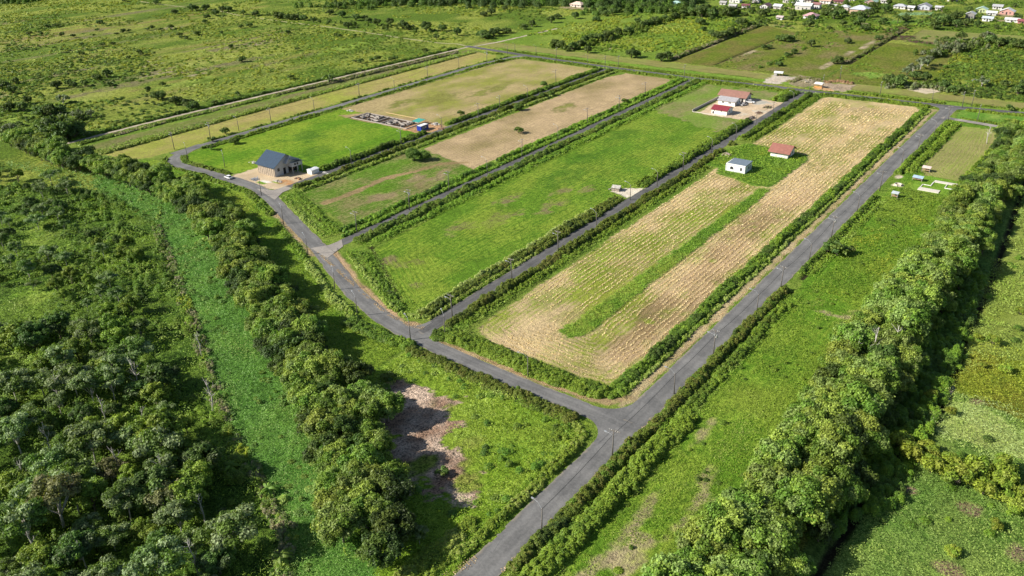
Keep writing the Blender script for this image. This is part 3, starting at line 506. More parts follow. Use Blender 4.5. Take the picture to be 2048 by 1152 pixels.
# road B
stuff('verge_scrub', [strip(Y_('B', 166, 347, 4.6), 2.8, 2.0, PAL_O, .5), strip(Y_('B', 170, 347, 8.0), 1.8, 1.1, PAL_B, .55), strip(Y_('B', 347, 392, 4.2), 2.6, 1.8, PAL_O, .6, .35), strip(Y_('B', 396, 502, 5), 2.8, 2.0, PAL_M, .5), strip(Y_('B', 396, 500, 9.5), 2.0, 1.4, PAL_B, .5)], 'dark shrub hedge with a bright grass bank left of the straw field', 'roadside scrub')
stuff('verge_scrub', [strip(Y_('B', 166, 225, -3.9), 1.2, 1.0, [OLIVE, LIGHT, LIGHT], .6), strip(Y_('B', 166, 290, -6.6), 2.4, 1.5, PAL_O, .5), strip(Y_('B', 166, 270, -8.8), 1.1, 1.5, [LIGHT, (.24, .3, .1)], .5), strip(Y_('B', 225, 290, -4.0), 1.6, 1.4, PAL_O, .5),
    strip(Y_('B', 307, 430, -4.2), 2.4, 1.9, PAL_M, .5), strip(Y_('B', 307, 428, -7.4), 2.0, 1.3, PAL_B, .5, .2), strip(Y_('B', 479, 503, -4.5), 3.5, 1.8, PAL_M, .5), strip(Y_('B', 478, 500, -8.5), 2.4, 1.5, PAL_B, .5)], 'reed and shrub strips between the green field and its road', 'roadside scrub')
# road C
stuff('verge_scrub', [strip(Y_('C', 196, 500, 5.0), 3.6, 2.0, PAL_O, .5), strip(Y_('C', 200, 500, 9.6), 2.8, 1.2, PAL_B, .5), strip(Y_('C', 196, 500, -3.6), 1.5, 1.1, PAL_B, .55), strip(Y_('C', 200, 498, -7.6), 2.4, 1.6, PAL_M+[BRIGHT], .5, .12)], 'overgrown verges on both sides of the middle lane', 'roadside scrub')
# road D
stuff('verge_scrub', [strip(Y_('D', 222, 500, 4.6), 3.0, 1.9, PAL_O, .5, .1), strip(Y_('D', 222, 498, 9), 1.8, 1.2, PAL_L, .5), strip(Y_('D', 246, 318, -4.3), 3, 2.0, PAL_M, .5), strip(Y_('D', 338, 500, -4.0), 2.2, 1.7, PAL_M, .5, .1), strip(Y_('D', 338, 498, -6.8), 1.4, 1.1, PAL_B, .5)], 'bushy verges along the lane past the blue container', 'roadside scrub')
# road E, outer strips
stuff('verge_scrub', [strip(Y_('E', 236, 500, 4.6), 1.6, 1.3, PAL_B, .55), strip(Y_('E', 240, 312, 6.5), 1.4, .9, PAL_B, .7), strip(Y_('E', 246, 500, -4.0), 1.0, 1.0, PAL_M+[OLIVE], .9, .3), strip([(-376, 217), (-371, 212), (-363, 209.5), (-345, 209.5), (-330, 210)], 2, 1.0, PAL_B, .8), strip([(-372, 223), (-362, 218), (-328, 218.5)], 2.2, 1.2, PAL_B+[OLIVE], .6)], 'low green verges beside the pale outer road', 'roadside scrub')
def ppl(dx, y0, y1): return [(float(roadx('P', y))+dx, y) for y in np.linspace(y0, y1, 16)]
stuff('reed_bank', [strip([(-419, 203), (-409.5, 203), (-411.5, 330), (-408.5, 500)][1:], 2.8, 1.2, PAL_L, .5), strip([(-423, 203), (-410, 202)], 3, 1.3, PAL_L, .6)], 'pale green reed bank along the outer tan strip', 'reeds')
stuff('reed_bank', [strip(ppl(7.5, 204, 330), 4.0, 1.1, [OLIVE, MID, LIGHT, TAUPE], .5), strip(ppl(6.5, 330, 495), 3.0, 1.2, [TAUPE, OLIVE, TAUPE], .5), strip(ppl(10, 350, 490), 2, 1.4, [OLIVE, TAUPE], .6), strip(ppl(-3.6, 206, 505), 2.0, 1.4, PAL_M, .6)], 'brown and green scrub beside the sandy track', 'reeds')
# diagonal road
def off(pl, d):
    p = np.array(pl); g = np.gradient(p, axis=0); g /= np.linalg.norm(g, axis=1)[:, None]; return [tuple(a+np.array([-b[1], b[0]])*d) for a, b in zip(p, g)]
DG = [(-268, 200.7), (-226.8, 183.2), (-193.4, 166.6), (-172, 158.8)]
stuff('verge_scrub', [strip([(-216, 187), (-193, 175), (-174, 165.5), (-165, 163.5), (-159.5, 167)], 1.5, 1.1, PAL_L, .55), strip([(-212, 190.5), (-180, 171), (-168, 165.5)], 2.0, 1.2, PAL_M, .6), strip([(-283, 212), (-262, 203.8), (-236, 192.5)], 2.2, 1.1, PAL_L+[BRIGHT], .6), strip([(-283, 219), (-262, 210.5), (-234, 198)], 2.0, 1.2, PAL_B, .6)], 'grass banks at the ends of the green fields beside the slanting road', 'roadside scrub')
stuff('verge_scrub', [strip([(-262, 191), (-240, 181), (-222, 173)], 1.6, 1.1, PAL_B, .7, .25), strip([(-222, 172), (-193, 158), (-175, 151.5)], 2.2, 1.5, PAL_L+[LIGHT], .5), strip([(-178, 150), (-160, 149.5), (-150, 150)], 4, 1.8, PAL_M, .5), strip([(-345, 207), (-318, 208.5), (-300, 207), (-270, 195)], 3, 1.3, PAL_B+[OLIVE], .6)], 'grass and shrub bank left of the slanting road', 'roadside scrub')
stuff('verge_scrub', [strip([(-150, 149), (-120, 147.3), (-100, 147), (-92, 146.5)], 3.2, 2.0, PAL_O+[MID], .45), strip([(-92, 146), (-87.5, 143.5), (-86, 138), (-86, 100), (-88, 86)], 2.2, 1.3, PAL_B+[LIGHT], .5), strip([(-94, 143), (-91, 138)], 3, 1.6, PAL_M, .5), strip([(-90, 104), (-92, 78), (-99, 60)], 4, 1.4, PAL_B+[LIGHT], .5)], 'dark hedge and grass bank around the corner plot', 'roadside scrub')
# top road
stuff('verge_scrub', [strip([(-366, 503.5), (-303, 501.5)], 3.2, 1.3, PAL_B, .55), strip([(-281, 501), (-236, 501)], 3.2, 1.3, PAL_B, .55), strip([(-222, 501), (-190, 503.5), (-165, 505)], 4.0, 1.5, PAL_B, .55), strip([(-149, 505.5), (-120, 508), (-90, 509.5)], 3.2, 1.6, PAL_M+[BRIGHT], .55), strip([(-400, 504), (-385, 504)], 2, 1.2, PAL_B),
    strip([(-395, 519), (-300, 513), (-230, 513), (-195, 515)], 2.4, .9, PAL_B, .7), strip([(-138, 520), (-100, 521), (-84, 522)], 2.6, 1.2, PAL_B, .6), strip([(-70, 526), (-20, 533), (30, 541)], 3, 1.0, PAL_B, .7), strip([(-71, 512), (-45, 516), (-25, 519)], 3, 1.3, PAL_B, .6), strip([(-70, 494), (-45, 491.5)], 2, 1, PAL_B, .6)], 'bright grass verges on both sides of the far cross road', 'roadside scrub')
# strips inside the straw field and house patch
stuff('tall_grass', [meadow([(-120, 182), (-116, 180.5), (-112.6, 184), (-113, 334), (-117.5, 334), (-118.6, 250)], 14, .7, [MID, BRIGHT, (.16, .24, .03)], 1.6, warp=.5), meadow([(-143, 350), (-140, 343), (-122, 336), (-115, 337), (-114, 378), (-117, 386), (-146, 391), (-150, 381), (-150, 352)], 14, .9, [MID, BRIGHT, BRIGHT, YEL], 2.5, excl=lambda x, y: ((x > -140) & (x < -129.5) & (y > 346) & (y < 356)) | ((x > -132) & (x < -121) & (y > 377) & (y < 389)))], 'uncut green grass strip and house patch inside the straw field', 'tall grass')
def vz(k, y0, y1, a, b): return yline(k, y0, y1, a)+yline(k, y0, y1, b)[::-1]
VG = [([(-92.5, 162), (-87, 162), (-87, 503), (-92, 503)], .55, 3), ([(-76, 86), (-66.5, 86), (-68, 165), (-68.5, 245), (-76, 245)], .5, 4), ([(-76, 260), (-69.5, 260), (-69.5, 349), (-76, 349)], .5, 5), ([(-76, 386), (-67, 386), (-68, 484), (-76, 484)], .6, 6), ([(-150, 161), (-143, 157.5), (-92, 158), (-90, 164), (-140, 164.5), (-146, 170)], .7, 7),
 (vz('B', 166, 350, 3.0, 10.4), .6, 8), (vz('B', 394, 503, 3.0, 12), .6, 9), (vz('B', 170, 291, -3.1, -9.6), .5, 10), (vz('B', 307, 430, -3.1, -9), .5, 11), (vz('B', 478, 503, -3.1, -12), .6, 12), (vz('C', 194, 500, 2.6, 13), .5, 13), (vz('C', 200, 498, -2.6, -10), .6, 14), (vz('D', 220, 498, 2.6, 11), .5, 15), (vz('D', 246, 316, -2.6, -8), .5, 16), (vz('D', 338, 498, -2.6, -8), .5, 17), (vz('E', 240, 498, 3.4, 7.5), .5, 18), (vz('E', 244, 498, -3, -4.5), .4, 19),
 ([(-218, 188), (-194, 173.5), (-172, 163.5), (-164, 162.5), (-160, 166), (-166, 170), (-180, 176), (-208, 194)], .6, 20), ([(-284, 211), (-262, 203), (-234, 190.5), (-231, 200), (-262, 213), (-282, 221)], .6, 21), ([(-366, 501), (-303, 500), (-236, 499.5), (-222, 499), (-165, 503), (-149, 504), (-90, 507), (-90, 512), (-160, 508), (-300, 504.5), (-366, 506)], .5, 22), ([(-418, 203), (-409, 203), (-407, 500), (-414, 500)], .7, 23), ([(-152, 150.5), (-92, 149), (-86, 144), (-84.6, 136), (-84.6, 84), (-88, 84), (-89, 140), (-100, 144), (-150, 146)], .6, 24), ([(-176, 152), (-222, 174.5), (-262, 193), (-264, 190), (-222, 170), (-178, 149)], .6, 25)]
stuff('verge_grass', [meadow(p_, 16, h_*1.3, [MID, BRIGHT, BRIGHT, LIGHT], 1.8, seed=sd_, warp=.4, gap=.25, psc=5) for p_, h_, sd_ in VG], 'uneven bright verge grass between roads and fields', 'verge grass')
def litter(pl, w_, n_, pal):
    p = resample(pl, .5); k = RNG.integers(0, len(p)-1, n_); o = np.abs(RNG.normal(size=n_))*w_; d = p[k+1]-p[k]; d /= np.linalg.norm(d, axis=1)[:, None]+1e-9; x = p[k, 0]-d[:, 1]*o; y = p[k, 1]+d[:, 0]*o; m = fbm(x, y, 3.5, 44, 3) > .42; x = x[m]; y = y[m]; N = len(x)
    return leafquads(np.stack([x, y, RNG.uniform(.08, .16, N)], 1), np.array([0, 0, 1])+RNG.normal(size=(N, 3))*.25, RNG.uniform(.1, .26, N), np.array(pal)[RNG.integers(len(pal), size=N)]*RNG.uniform(.7, 1.2, (N, 1)), .35)
SP = [(.40, .28, .16), (.34, .22, .13), (.46, .36, .22)]
stuff('straw_litter', [litter([(-84.4, 470), (-84.3, 165)], -.8, 5200, SP), litter([(-146, 156.9), (-100, 155.9), (-88, 157.5)], .7, 1800, SP), litter([(-226, 180.5), (-193, 168.2), (-172, 160.6), (-160, 158.8), (-155, 160)], .7, 2200, SP), litter([(-272, 199), (-226.8, 179.8)], -.5, 900, SP), litter([(-84, 96), (-88, 80)], .9, 500, SP), litter([(-76.3, 95), (-76.3, 160)], .35, 900, SP), litter([(-76, 240), (-76, 200)], .4, 500, SP)], 'dry straw litter scattered along the road edges', 'straw litter')
# windrows of cut straw left by the mower, U-shaped passes round the near end
def windrows():
    out = []; d = .9; k = 0
    while d < 26:
        L_, R_, B_ = -144.2+d*1.0, -91.3-d, 166.0+d*.95; rc = max(1.5, 9-d*.3); T_ = 499-d*.15
        arcL = [(L_+rc-rc*math.cos(t), B_+rc-rc*math.sin(t)) for t in np.linspace(0, math.pi/2, 6)]; arcR = [(R_-rc+rc*math.sin(t), B_+rc-rc*math.cos(t)) for t in np.linspace(0, math.pi/2, 6)]
        p = resample([(L_, T_)]+arcL+arcR+[(R_, T_)], .6); n = len(p)*5; i = RNG.integers(0, len(p)-1, n); f = RNG.uniform(0, 1, (n, 1)); q = p[i]*(1-f)+p[i+1]*f; t = p[i+1]-p[i]; t /= np.linalg.norm(t, axis=1)[:, None]+1e-9
        wob = (fbm(q[:, 0], q[:, 1], 7, 66, 2)-.5)*3.4*ss(225, 180, q[:, 1])+(fbm(q[:, 0], q[:, 1], 5, 67+k % 3, 3)-.5)*1.1+RNG.normal(size=n)*.17
        x = q[:, 0]-t[:, 1]*wob; y = q[:, 1]+t[:, 0]*wob; br = fbm(x*1.5, y*.35, 16, 68, 4)
        keep = (br > .34) & inside(F5, x, y) & ~inside([(-121, 181), (-112, 179), (-112, 336), (-119, 336)], x, y) & ~inside([(-152, 350), (-141, 341), (-122, 334), (-113.5, 336), (-112.5, 380), (-115, 389.5), (-152, 393)], x, y)
        dd = dist(x, y); keep &= RNG.uniform(0, 1, n) < np.clip((260/dd)**1.6, .15, 1); x = x[keep]; y = y[keep]; dd = dd[keep]; tt = t[keep]; N = len(x)
        z = RNG.uniform(.03, .24, N); c = np.array([(.46, .36, .20), (.52, .42, .26), (.40, .29, .16)])[RNG.integers(3, size=N)]*RNG.uniform(.75, 1.15, (N, 1))
        if N: out.append(leafquads(np.stack([x, y, z], 1), np.array([0, 0, 1])+RNG.normal(size=(N, 3))*.4, np.maximum(.15, dd*.0008)*RNG.uniform(.6, 1.4, N), c, .5))
        d += 1.75+.25*math.sin(k*2.1); k += 1
    return out
stuff('straw_windrow', windrows(), 'long rows of cut pale straw lying across the mown field', 'straw rows')
# corner plot, slope left of the road, swath
bare = [(-143, 134), (-134, 139), (-124.5, 138), (-118, 131.6), (-111.5, 121.5), (-100, 117.5), (-95.5, 114), (-95.5, 108), (-105, 104), (-120, 108), (-135, 124)]
stuff('tall_grass', [meadow([(-150, 148), (-93, 146), (-88, 140), (-88, 84), (-105, 80), (-112, 90), (-150, 120)], 10, 1.3, [MID, BRIGHT, YEL, LIGHT], 3.2, excl=lambda x, y: inside(bare, x+(fbm(x, y, 5, 8)-.5)*9, y+(fbm(x, y, 4, 9)-.5)*5)), zone([(-150, 148), (-93, 146), (-88, 140), (-88, 84), (-105, 80), (-112, 90), (-150, 120)], .06, 1.3, [DARKG, MID, OLIVE], (.5, 1.3), excl=lambda x, y: inside(bare, x, y), sc=4, gap=.45)], 'rank bright green growth on the corner plot', 'tall grass')
stuff('tall_grass', [meadow([(-152, 150), (-195, 158), (-228, 173), (-268, 190), (-300, 203), (-345, 206), (-384, 204), (-345, 186), (-300, 186), (-262, 172), (-195, 141), (-150, 120)], 9, 1.0, [MID, BRIGHT, YEL], 3.2)], 'rank grass between the left tree row and the slanting road', 'tall grass')
SW = [(-385, 183), (-359, 171), (-301, 163), (-275, 150), (-225, 126), (-193, 110), (-158, 93), (-120, 78), (-95, 50), (-75, 55), (-96, 82), (-121, 99), (-165, 121), (-197, 135), (-240, 158), (-276, 172), (-312, 184), (-345, 186), (-400, 192)]
stuff('creeper_cover', [meadow([at(-200, 330), at(60, 345)]+SW[2:], 10, 1.1, [(.07, .14, .025), (.10, .18, .04), (.13, .2, .05), (.17, .22, .05)], 3.4, psc=11), zone(SW, .07, 1.0, [MID, OLIVE, (.10, .17, .04), LIGHT], (.4, 1.3), sc=5, gap=.42), strip(SW[2:9], 3.5, 1.2, [OLIVE, TAUPE, MID, YEL], .9, .2)], 'green creeper filling the wet swath between forest and tree row', 'ground cover')
FOR = [(-520, 100), (-359, 171), (-301, 163), (-275, 150), (-225, 126), (-193, 110), (-158, 93), (-120, 78), (-95, 52), (-150, 20), (-520, 20)]
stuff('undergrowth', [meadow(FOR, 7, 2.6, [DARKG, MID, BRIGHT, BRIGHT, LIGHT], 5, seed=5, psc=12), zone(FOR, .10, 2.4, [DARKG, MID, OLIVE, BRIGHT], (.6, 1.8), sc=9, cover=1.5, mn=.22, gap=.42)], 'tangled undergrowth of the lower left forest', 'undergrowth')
# east of wide road
stuff('tall_grass', [meadow([(-69, 84), (-47, 84), (-46, 250), (-69, 250)], 9, .5, [MID, BRIGHT, (.15, .23, .022), LIGHT], 2.6, gap=.40, psc=7), meadow([(-69, 250), (-46, 250), (-46, 366), (-69, 366)], 12, .8, [MID, BRIGHT, BRIGHT, YEL], 3.2, gap=.33), strip([(-50, 384), (-47, 440), (-47, 480)], 2, 1, PAL_B), zone([(-69, 84), (-47, 84), (-46, 366), (-69, 366)], .012, .9, PAL_M, (.5, 1.1))], 'patchy rank grass right of the wide road', 'tall grass')
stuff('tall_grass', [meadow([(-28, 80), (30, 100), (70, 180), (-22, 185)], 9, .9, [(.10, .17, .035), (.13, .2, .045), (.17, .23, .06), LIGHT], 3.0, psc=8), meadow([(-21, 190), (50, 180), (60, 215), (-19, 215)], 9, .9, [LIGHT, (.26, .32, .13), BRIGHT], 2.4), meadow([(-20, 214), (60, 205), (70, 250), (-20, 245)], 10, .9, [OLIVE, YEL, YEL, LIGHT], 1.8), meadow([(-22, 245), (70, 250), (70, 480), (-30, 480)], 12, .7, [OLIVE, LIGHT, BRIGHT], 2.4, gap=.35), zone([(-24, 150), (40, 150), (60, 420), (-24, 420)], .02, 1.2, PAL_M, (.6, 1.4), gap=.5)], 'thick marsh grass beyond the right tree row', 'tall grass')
stuff('scrub', [zone([(-28, 140), (-18, 160), (-19, 215), (-21, 250), (-24, 300), (-31, 300), (-31, 140)], .5, 2.2, [DARKG, MID, BRIGHT], (.5, 1.3), sc=5)], 'creeper scrub along the shaded ditch', 'scrub')
# far plain scrub
def farzone(poly, dens, h, pal, rr, seed, gap): return zone(poly, dens*1.3, h*.62, pal, (rr[0]*.7, rr[1]*.8), gap, seed, 22, cover=1.4, mn=.4, lk=.0011)
stuff('plain_scrub', [farzone([(-1050, 200), (-447, 200), (-430, 510), (-440, 720), (-1150, 560)], .04, 1.0, [OLIVE, MID, YEL, LIGHT], (.8, 2.0), 11, .47), farzone([(-760, 150), (-455, 188), (-450, 270), (-620, 360), (-800, 330)], .035, 1.8, [DARKG, MID, OLIVE], (.8, 1.9), 18, .45), farzone([(-1000, 150), (-455, 190), (-447, 330), (-900, 420)], .03, 1.2, [DARKG, MID, YEL], (.9, 2.0), 12, .5),
    farzone([(-1150, 560), (-440, 640), (-420, 1100), (-1100, 1000)], .012, 1.6, [OLIVE, MID], (1.2, 2.6), 13, .4)], 'scattered low scrub over the wild plain at the top left', 'scrub')
stuff('plain_scrub', [farzone([(-415, 550), (-270, 550), (-270, 740), (-420, 700)], .07, 1.6, [MID, BRIGHT, YEL, LIGHT], (1, 2.2), 14, .4), farzone([(-236, 546), (-90, 546), (-100, 720), (-236, 720)], .02, 1.0, [DARKG, MID, BRIGHT], (.7, 1.5), 15, .5),
    farzone([(-100, 545), (80, 555), (80, 790), (-110, 700)], .11, 2.0, [DARKG, MID, OLIVE, YEL], (1, 2.4), 16, .36), farzone([(-420, 700), (-100, 720), (0, 800), (0, 1200), (-500, 1200)], .02, 2.2, [DARKG, MID, BRIGHT], (1.2, 2.8), 17, .4),
    strip([(-270.5, 552), (-271, 640), (-271, 720)], 3, 1.6, [OLIVE, TAUPE, MID], 1.0), strip([(-163.5, 600), (-163, 750)], 2, 1.2, [OLIVE, TAUPE], 1.2), strip([(-206, 556), (-204, 640)], 2.4, 1.4, PAL_M, 1.1, .35), strip(Z(1500, 120, 8.533, [(1270, 385), (1500, 370), (1760, 410)]), 2.2, 1.5, [(.32, .2, .12), (.26, .19, .1)], .6), strip(Z(1500, 120, 8.533, [(700, 380), (900, 300), (1180, 350)]), 3.5, 1.0, [(.25, .2, .13), OLIVE], .7)], 'scrub on the plots beyond the far cross road', 'scrub')

# ------------------------------------------------------------------ trees
def crown(name, R, Hc, nl, base, pal, leaf=.36, cover=1.5, openk=0, lr=(.26, .42), squash=.8, hollow=.5):
    """crown of leafy lobes spread through an uneven dome"""
    parts = []; pal = np.array(pal); cen = []
    ax = RNG.uniform(.85, 1.15, 2)
    for i in range(nl):
        th = RNG.uniform(0, 2*math.pi); cz = RNG.uniform(-.25, 1); s = math.sqrt(max(0, 1-cz*cz)); k = RNG.uniform(hollow, .9)
        c = np.array([s*math.cos(th)*R*k*ax[0], s*math.sin(th)*R*k*ax[1], base+Hc*.38+cz*Hc*.5*k]); r = R*RNG.uniform(*lr); cen.append(c)
        n = int(cover*4*math.pi*r*r*.75/(2*leaf*leaf*.62)); d = RNG.normal(size=(n, 3)); d /= np.linalg.norm(d, axis=1)[:, None]; d[:, 2] = np.where(d[:, 2] < -.35, -d[:, 2], d[:, 2])
        rad = RNG.uniform(.7, 1.15, n)*(1+.25*np.sin(d[:, 0]*5+i)*np.cos(d[:, 1]*5)); C = c+d*rad[:, None]*r*np.array([1, 1, squash])
        Nn = d+np.array([0, 0, .35])+RNG.normal(size=(n, 3))*.6; col = pal[RNG.integers(len(pal))]*RNG.uniform(.85, 1.15)*RNG.uniform(.6, 1.4, (n, 1)); col = np.repeat(col, 1, 0) if col.shape[0] == n else col
        parts.append(leafquads(C, Nn, leaf*RNG.uniform(.7, 1.3, n), np.clip(col, .004, .6)))
    return parts, cen
def make_tree(kind, R, Ht, base, nl, pal, bark=BARK, leaf=.36, trunk=.3, lean=.0, **k):
    t = empty(kind, (0, 0, 0)); parts, cen = crown('crown', R, Ht-base, nl, base, pal, leaf, **k); leafobj('crown', parts, t)
    m = MB(); top = (RNG.uniform(-.4, .4), RNG.uniform(-.4, .4), base+(Ht-base)*.35)
    m.tube([(0, 0, -.3), (top[0]*.4, top[1]*.4, base*.5), top], [trunk, trunk*.8, trunk*.5], 7)
    for c in cen[:9]: m.tube([(top[0]*.6, top[1]*.6, base*.75), ((top[0]+c[0])*.5, (top[1]+c[1])*.5, (base+c[2])*.52), tuple(c)], [trunk*.45, trunk*.3, trunk*.12], 5)
    m.build('trunk', bark, t, True); return t
def make_dead(kind, Ht, seed):
    rr = random.Random(seed); t = empty(kind, (0, 0, 0)); m = MB(); pts = [(0, 0, -.2)]; x = y = 0
    for i in range(1, 7): x += rr.uniform(-.35, .5); y += rr.uniform(-.35, .35); pts.append((x, y, Ht*i/6))
    m.tube(pts, [.26, .24, .2, .17, .13, .09, .04], 6); m.build('trunk', PALEBARK, t, True); b = MB()
    for i in range(12):
        k = rr.randint(2, 5); p = Vector(pts[k]); d = Vector((rr.uniform(-1, 1), rr.uniform(-1, 1), rr.uniform(.3, 1.2))).normalized(); L_ = Ht*rr.uniform(.14, .32); q = p+d*L_*.5+Vector((0, 0, .2)); e = q+(d+Vector((rr.uniform(-.5, .5), rr.uniform(-.5, .5), .3))).normalized()*L_*.5
        b.tube([p, q, e], [.09, .06, .02], 4); e2 = q+Vector((rr.uniform(-1, 1), rr.uniform(-1, 1), rr.uniform(0, 1)))*L_*.35; b.tube([q, e2], [.05, .02], 4)
    b.build('branch', PALEBARK, t); return t
def make_palm(kind, Ht, pal, nf=16, L_=3.2):
    t = empty(kind, (0, 0, 0)); m = MB(); m.tube([(0, 0, -.2), (.15, .1, Ht*.5), (.4, .2, Ht)], [.22, .16, .14], 7); m.build('trunk', BARK, t, True); V = []; c = []
    for i in range(nf):
        a = 2*math.pi*i/nf+random.uniform(-.2, .2); e = random.uniform(.1, 1.0); dx, dy = math.cos(a), math.sin(a); prev = None
        for s in range(7):
            u = s/6; rr = L_*u; z = Ht+math.sin(e)*rr*1.0-1.1*rr*rr/L_*.75; w_ = .5*math.sin(math.pi*min(.97, u+.06))**.6; p = Vector((.4+dx*rr, .2+dy*rr, z)); sd = Vector((-dy, dx, 0))*w_
            if prev:
                dr = Vector((0, 0, -.25))
                V += [prev[0], p, p+sd+dr, prev[0]+prev[1]+dr]; V += [prev[0], prev[0]-prev[1]+dr, p-sd+dr, p]; c += [pal[i % len(pal)]]*2
            prev = (p, sd)
    leafobj('crown', [(np.array([tuple(v) for v in V]), np.array(c))], t); return t
ROWPAL = [(.10, .165, .023), (.13, .19, .027), (.17, .22, .036), (.08, .14, .018), (.145, .2, .05)]
DKPAL = [(.05, .09, .02), (.07, .12, .025), (.085, .14, .03)]
FORPAL = [(.10, .155, .045), (.14, .19, .08), (.09, .15, .025), (.07, .12, .022), (.17, .22, .10)]
OLPAL = [(.12, .18, .022), (.16, .215, .03), (.09, .145, .02)]
BRPAL = [(.14, .145, .06), (.11, .12, .045), (.16, .155, .075)]
FARPAL = [(.05, .085, .02), (.075, .115, .025), (.095, .135, .035)]
protos = {}
def proto(key, maker):
    protos[key] = [maker, None]
K = dict(
    row=[lambda i=i: make_tree('broadleaf_tree', RNG.uniform(4.2, 5.4), RNG.uniform(9.5, 12), 2.2, 44, ROWPAL, leaf=.235, cover=1.6, lr=(.22, .36)) for i in range(6)],
    rowdark=[lambda i=i: make_tree('broadleaf_tree', RNG.uniform(4.2, 5.2), RNG.uniform(9, 11), 1.8, 36, [(.05, .085, .016), (.075, .11, .02), (.035, .06, .014)], leaf=.25, cover=1.5, lr=(.2, .34)) for i in range(3)],
    forest=[lambda i=i: make_tree('forest_tree', RNG.uniform(3.4, 4.8), RNG.uniform(8, 12.5), 4.0, 30, FORPAL, PALEBARK, leaf=.24, cover=1.1, lr=(.18, .32), squash=.55, trunk=.17, hollow=.4) for i in range(6)],
    olive=[lambda i=i: make_tree('forest_tree', RNG.uniform(3.6, 4.6), RNG.uniform(7, 10), 2.5, 32, OLPAL, BARK, leaf=.24, cover=1.4, lr=(.2, .34)) for i in range(3)],
    fdark=[lambda i=i: make_tree('forest_tree', RNG.uniform(4.2, 5.6), RNG.uniform(7.5, 9.5), 2.0, 38, DKPAL+[(.06, .085, .03)], BARK, leaf=.24, cover=1.5, lr=(.18, .28)) for i in range(2)],
    brown=[lambda i=i: make_tree('forest_tree', 4.6, 11, 3.5, 30, BRPAL, PALEBARK, leaf=.26, cover=1.0, lr=(.18, .28)) for i in range(1)],
    bushdark=[lambda i=i: make_tree('large_bush', RNG.uniform(4.6, 5.2), RNG.uniform(7.5, 8.5), .1, 46, [(.055, .10, .018), (.08, .13, .022), (.1, .15, .03)], leaf=.3, cover=1.6, lr=(.24, .36), hollow=.35) for i in range(2)],
    yellow=[lambda i=i: make_tree('bush', RNG.uniform(2.0, 3.0), RNG.uniform(3, 4.2), .3, 18, [(.15, .19, .02), (.11, .16, .018), (.18, .21, .03)], leaf=.22, cover=1.5, trunk=.12) for i in range(3)],
    far=[lambda i=i: make_tree('tree', RNG.uniform(3.2, 4.4), RNG.uniform(5.0, 7.0), .2, 30, FARPAL, leaf=.42, cover=1.5, lr=(.24, .40), hollow=.3) for i in range(4)],
    fargrey=[lambda i=i: make_tree('tree', RNG.uniform(3.2, 4.2), RNG.uniform(5.5, 8), 1.5, 18, [(.12, .14, .08), (.09, .12, .05)], PALEBARK, leaf=.5, cover=1.1, lr=(.2, .34)) for i in range(2)],
    shrub=[lambda i=i: make_tree('shrub', RNG.uniform(1.5, 2.1), RNG.uniform(2.2, 3.2), .2, 9, [(.04, .075, .016), (.06, .1, .02), (.08, .11, .02)], leaf=.4, cover=1.5, lr=(.3, .5), trunk=.1) for i in range(3)])
for key, L_ in K.items(): protos[key] = [[mk, None] for mk in L_]
protos['dead'] = [[lambda: make_dead('dead_tree', 11, 3), None], [lambda: make_dead('dead_tree', 12.5, 8), None]]
protos['palm'] = [[lambda: make_palm('palm', 3.0, [(.05, .09, .015), (.075, .12, .02)]), None]]
protos['banana'] = [[lambda: make_palm('banana_plant', 1.6, [(.13, .2, .03), (.1, .16, .025)], 10, 2.2), None]]
def plant(key, x, y, s, label, cat, group, sz=None, name=None):
    e = random.choice(protos[key])
    if e[1] is None: o = e[0](); e[1] = o
    else: o = copy_tree(e[1])
    o.location = (x, y, 0); o.rotation_euler = (0, 0, random.uniform(0, 6.28)); o.scale = (s, s, s*(sz or random.uniform(.9, 1.1)))
    if name: o.name = name
    tag(o, label, cat, group); CNT['n'] += 1; return o
# left tree row
OFFS = 1
LR = resample([(-463, 186), (-430, 184), (-397, 183), (-368, 187), (-345, 187), (-312, 184), (-283, 176), (-262, 167), (-240, 158), (-218, 147), (-197, 137), (-180, 128), (-165, 121), (-150, 114), (-136, 107), (-124, 100), (-113, 92), (-105, 85)], .5)
pts = []; s = 0
while s < len(LR)-1:
    p = LR[int(s)]; t = s/len(LR); d = LR[min(int(s)+4, len(LR)-1)]-LR[max(int(s)-4, 0)]; d /= np.linalg.norm(d)+1e-9; nn = np.array([-d[1], d[0]])
    pts.append((p+nn*random.uniform(-1.0, 3.5), .9+.25*random.random())); pts.append((p-nn*random.uniform(2.5, 5.0)+d*3, .8+.25*random.random()))
    if random.random() < .62: pts.append((p+nn*random.uniform(4.5, 8.0)+d*2 if t > .35 else p-nn*random.uniform(2, 5), .7+.3*random.random()))
    s += random.uniform(11, 14.5)
for q in ((-140, 120), (-133, 114), (-125, 109), (-119, 104), (-112, 100), (-106, 95), (-100, 90), (-97, 84), (-130, 120), (-116, 97), (-146, 126), (-108, 88)): pts.append((np.array(q)+np.array([random.uniform(-1, 1), random.uniform(-1, 1)]), .8+.25*random.random()))
pts.sort(key=lambda q: -q[0][0])
for i, (p, s) in enumerate(pts):
    plant('row' if random.random() < .7 else 'rowdark', p[0], p[1], s, 'bushy olive-green tree, %s from the bottom of the left tree row' % ordinal(i+1), 'tree', 'trees of the row between swath and slanting road')
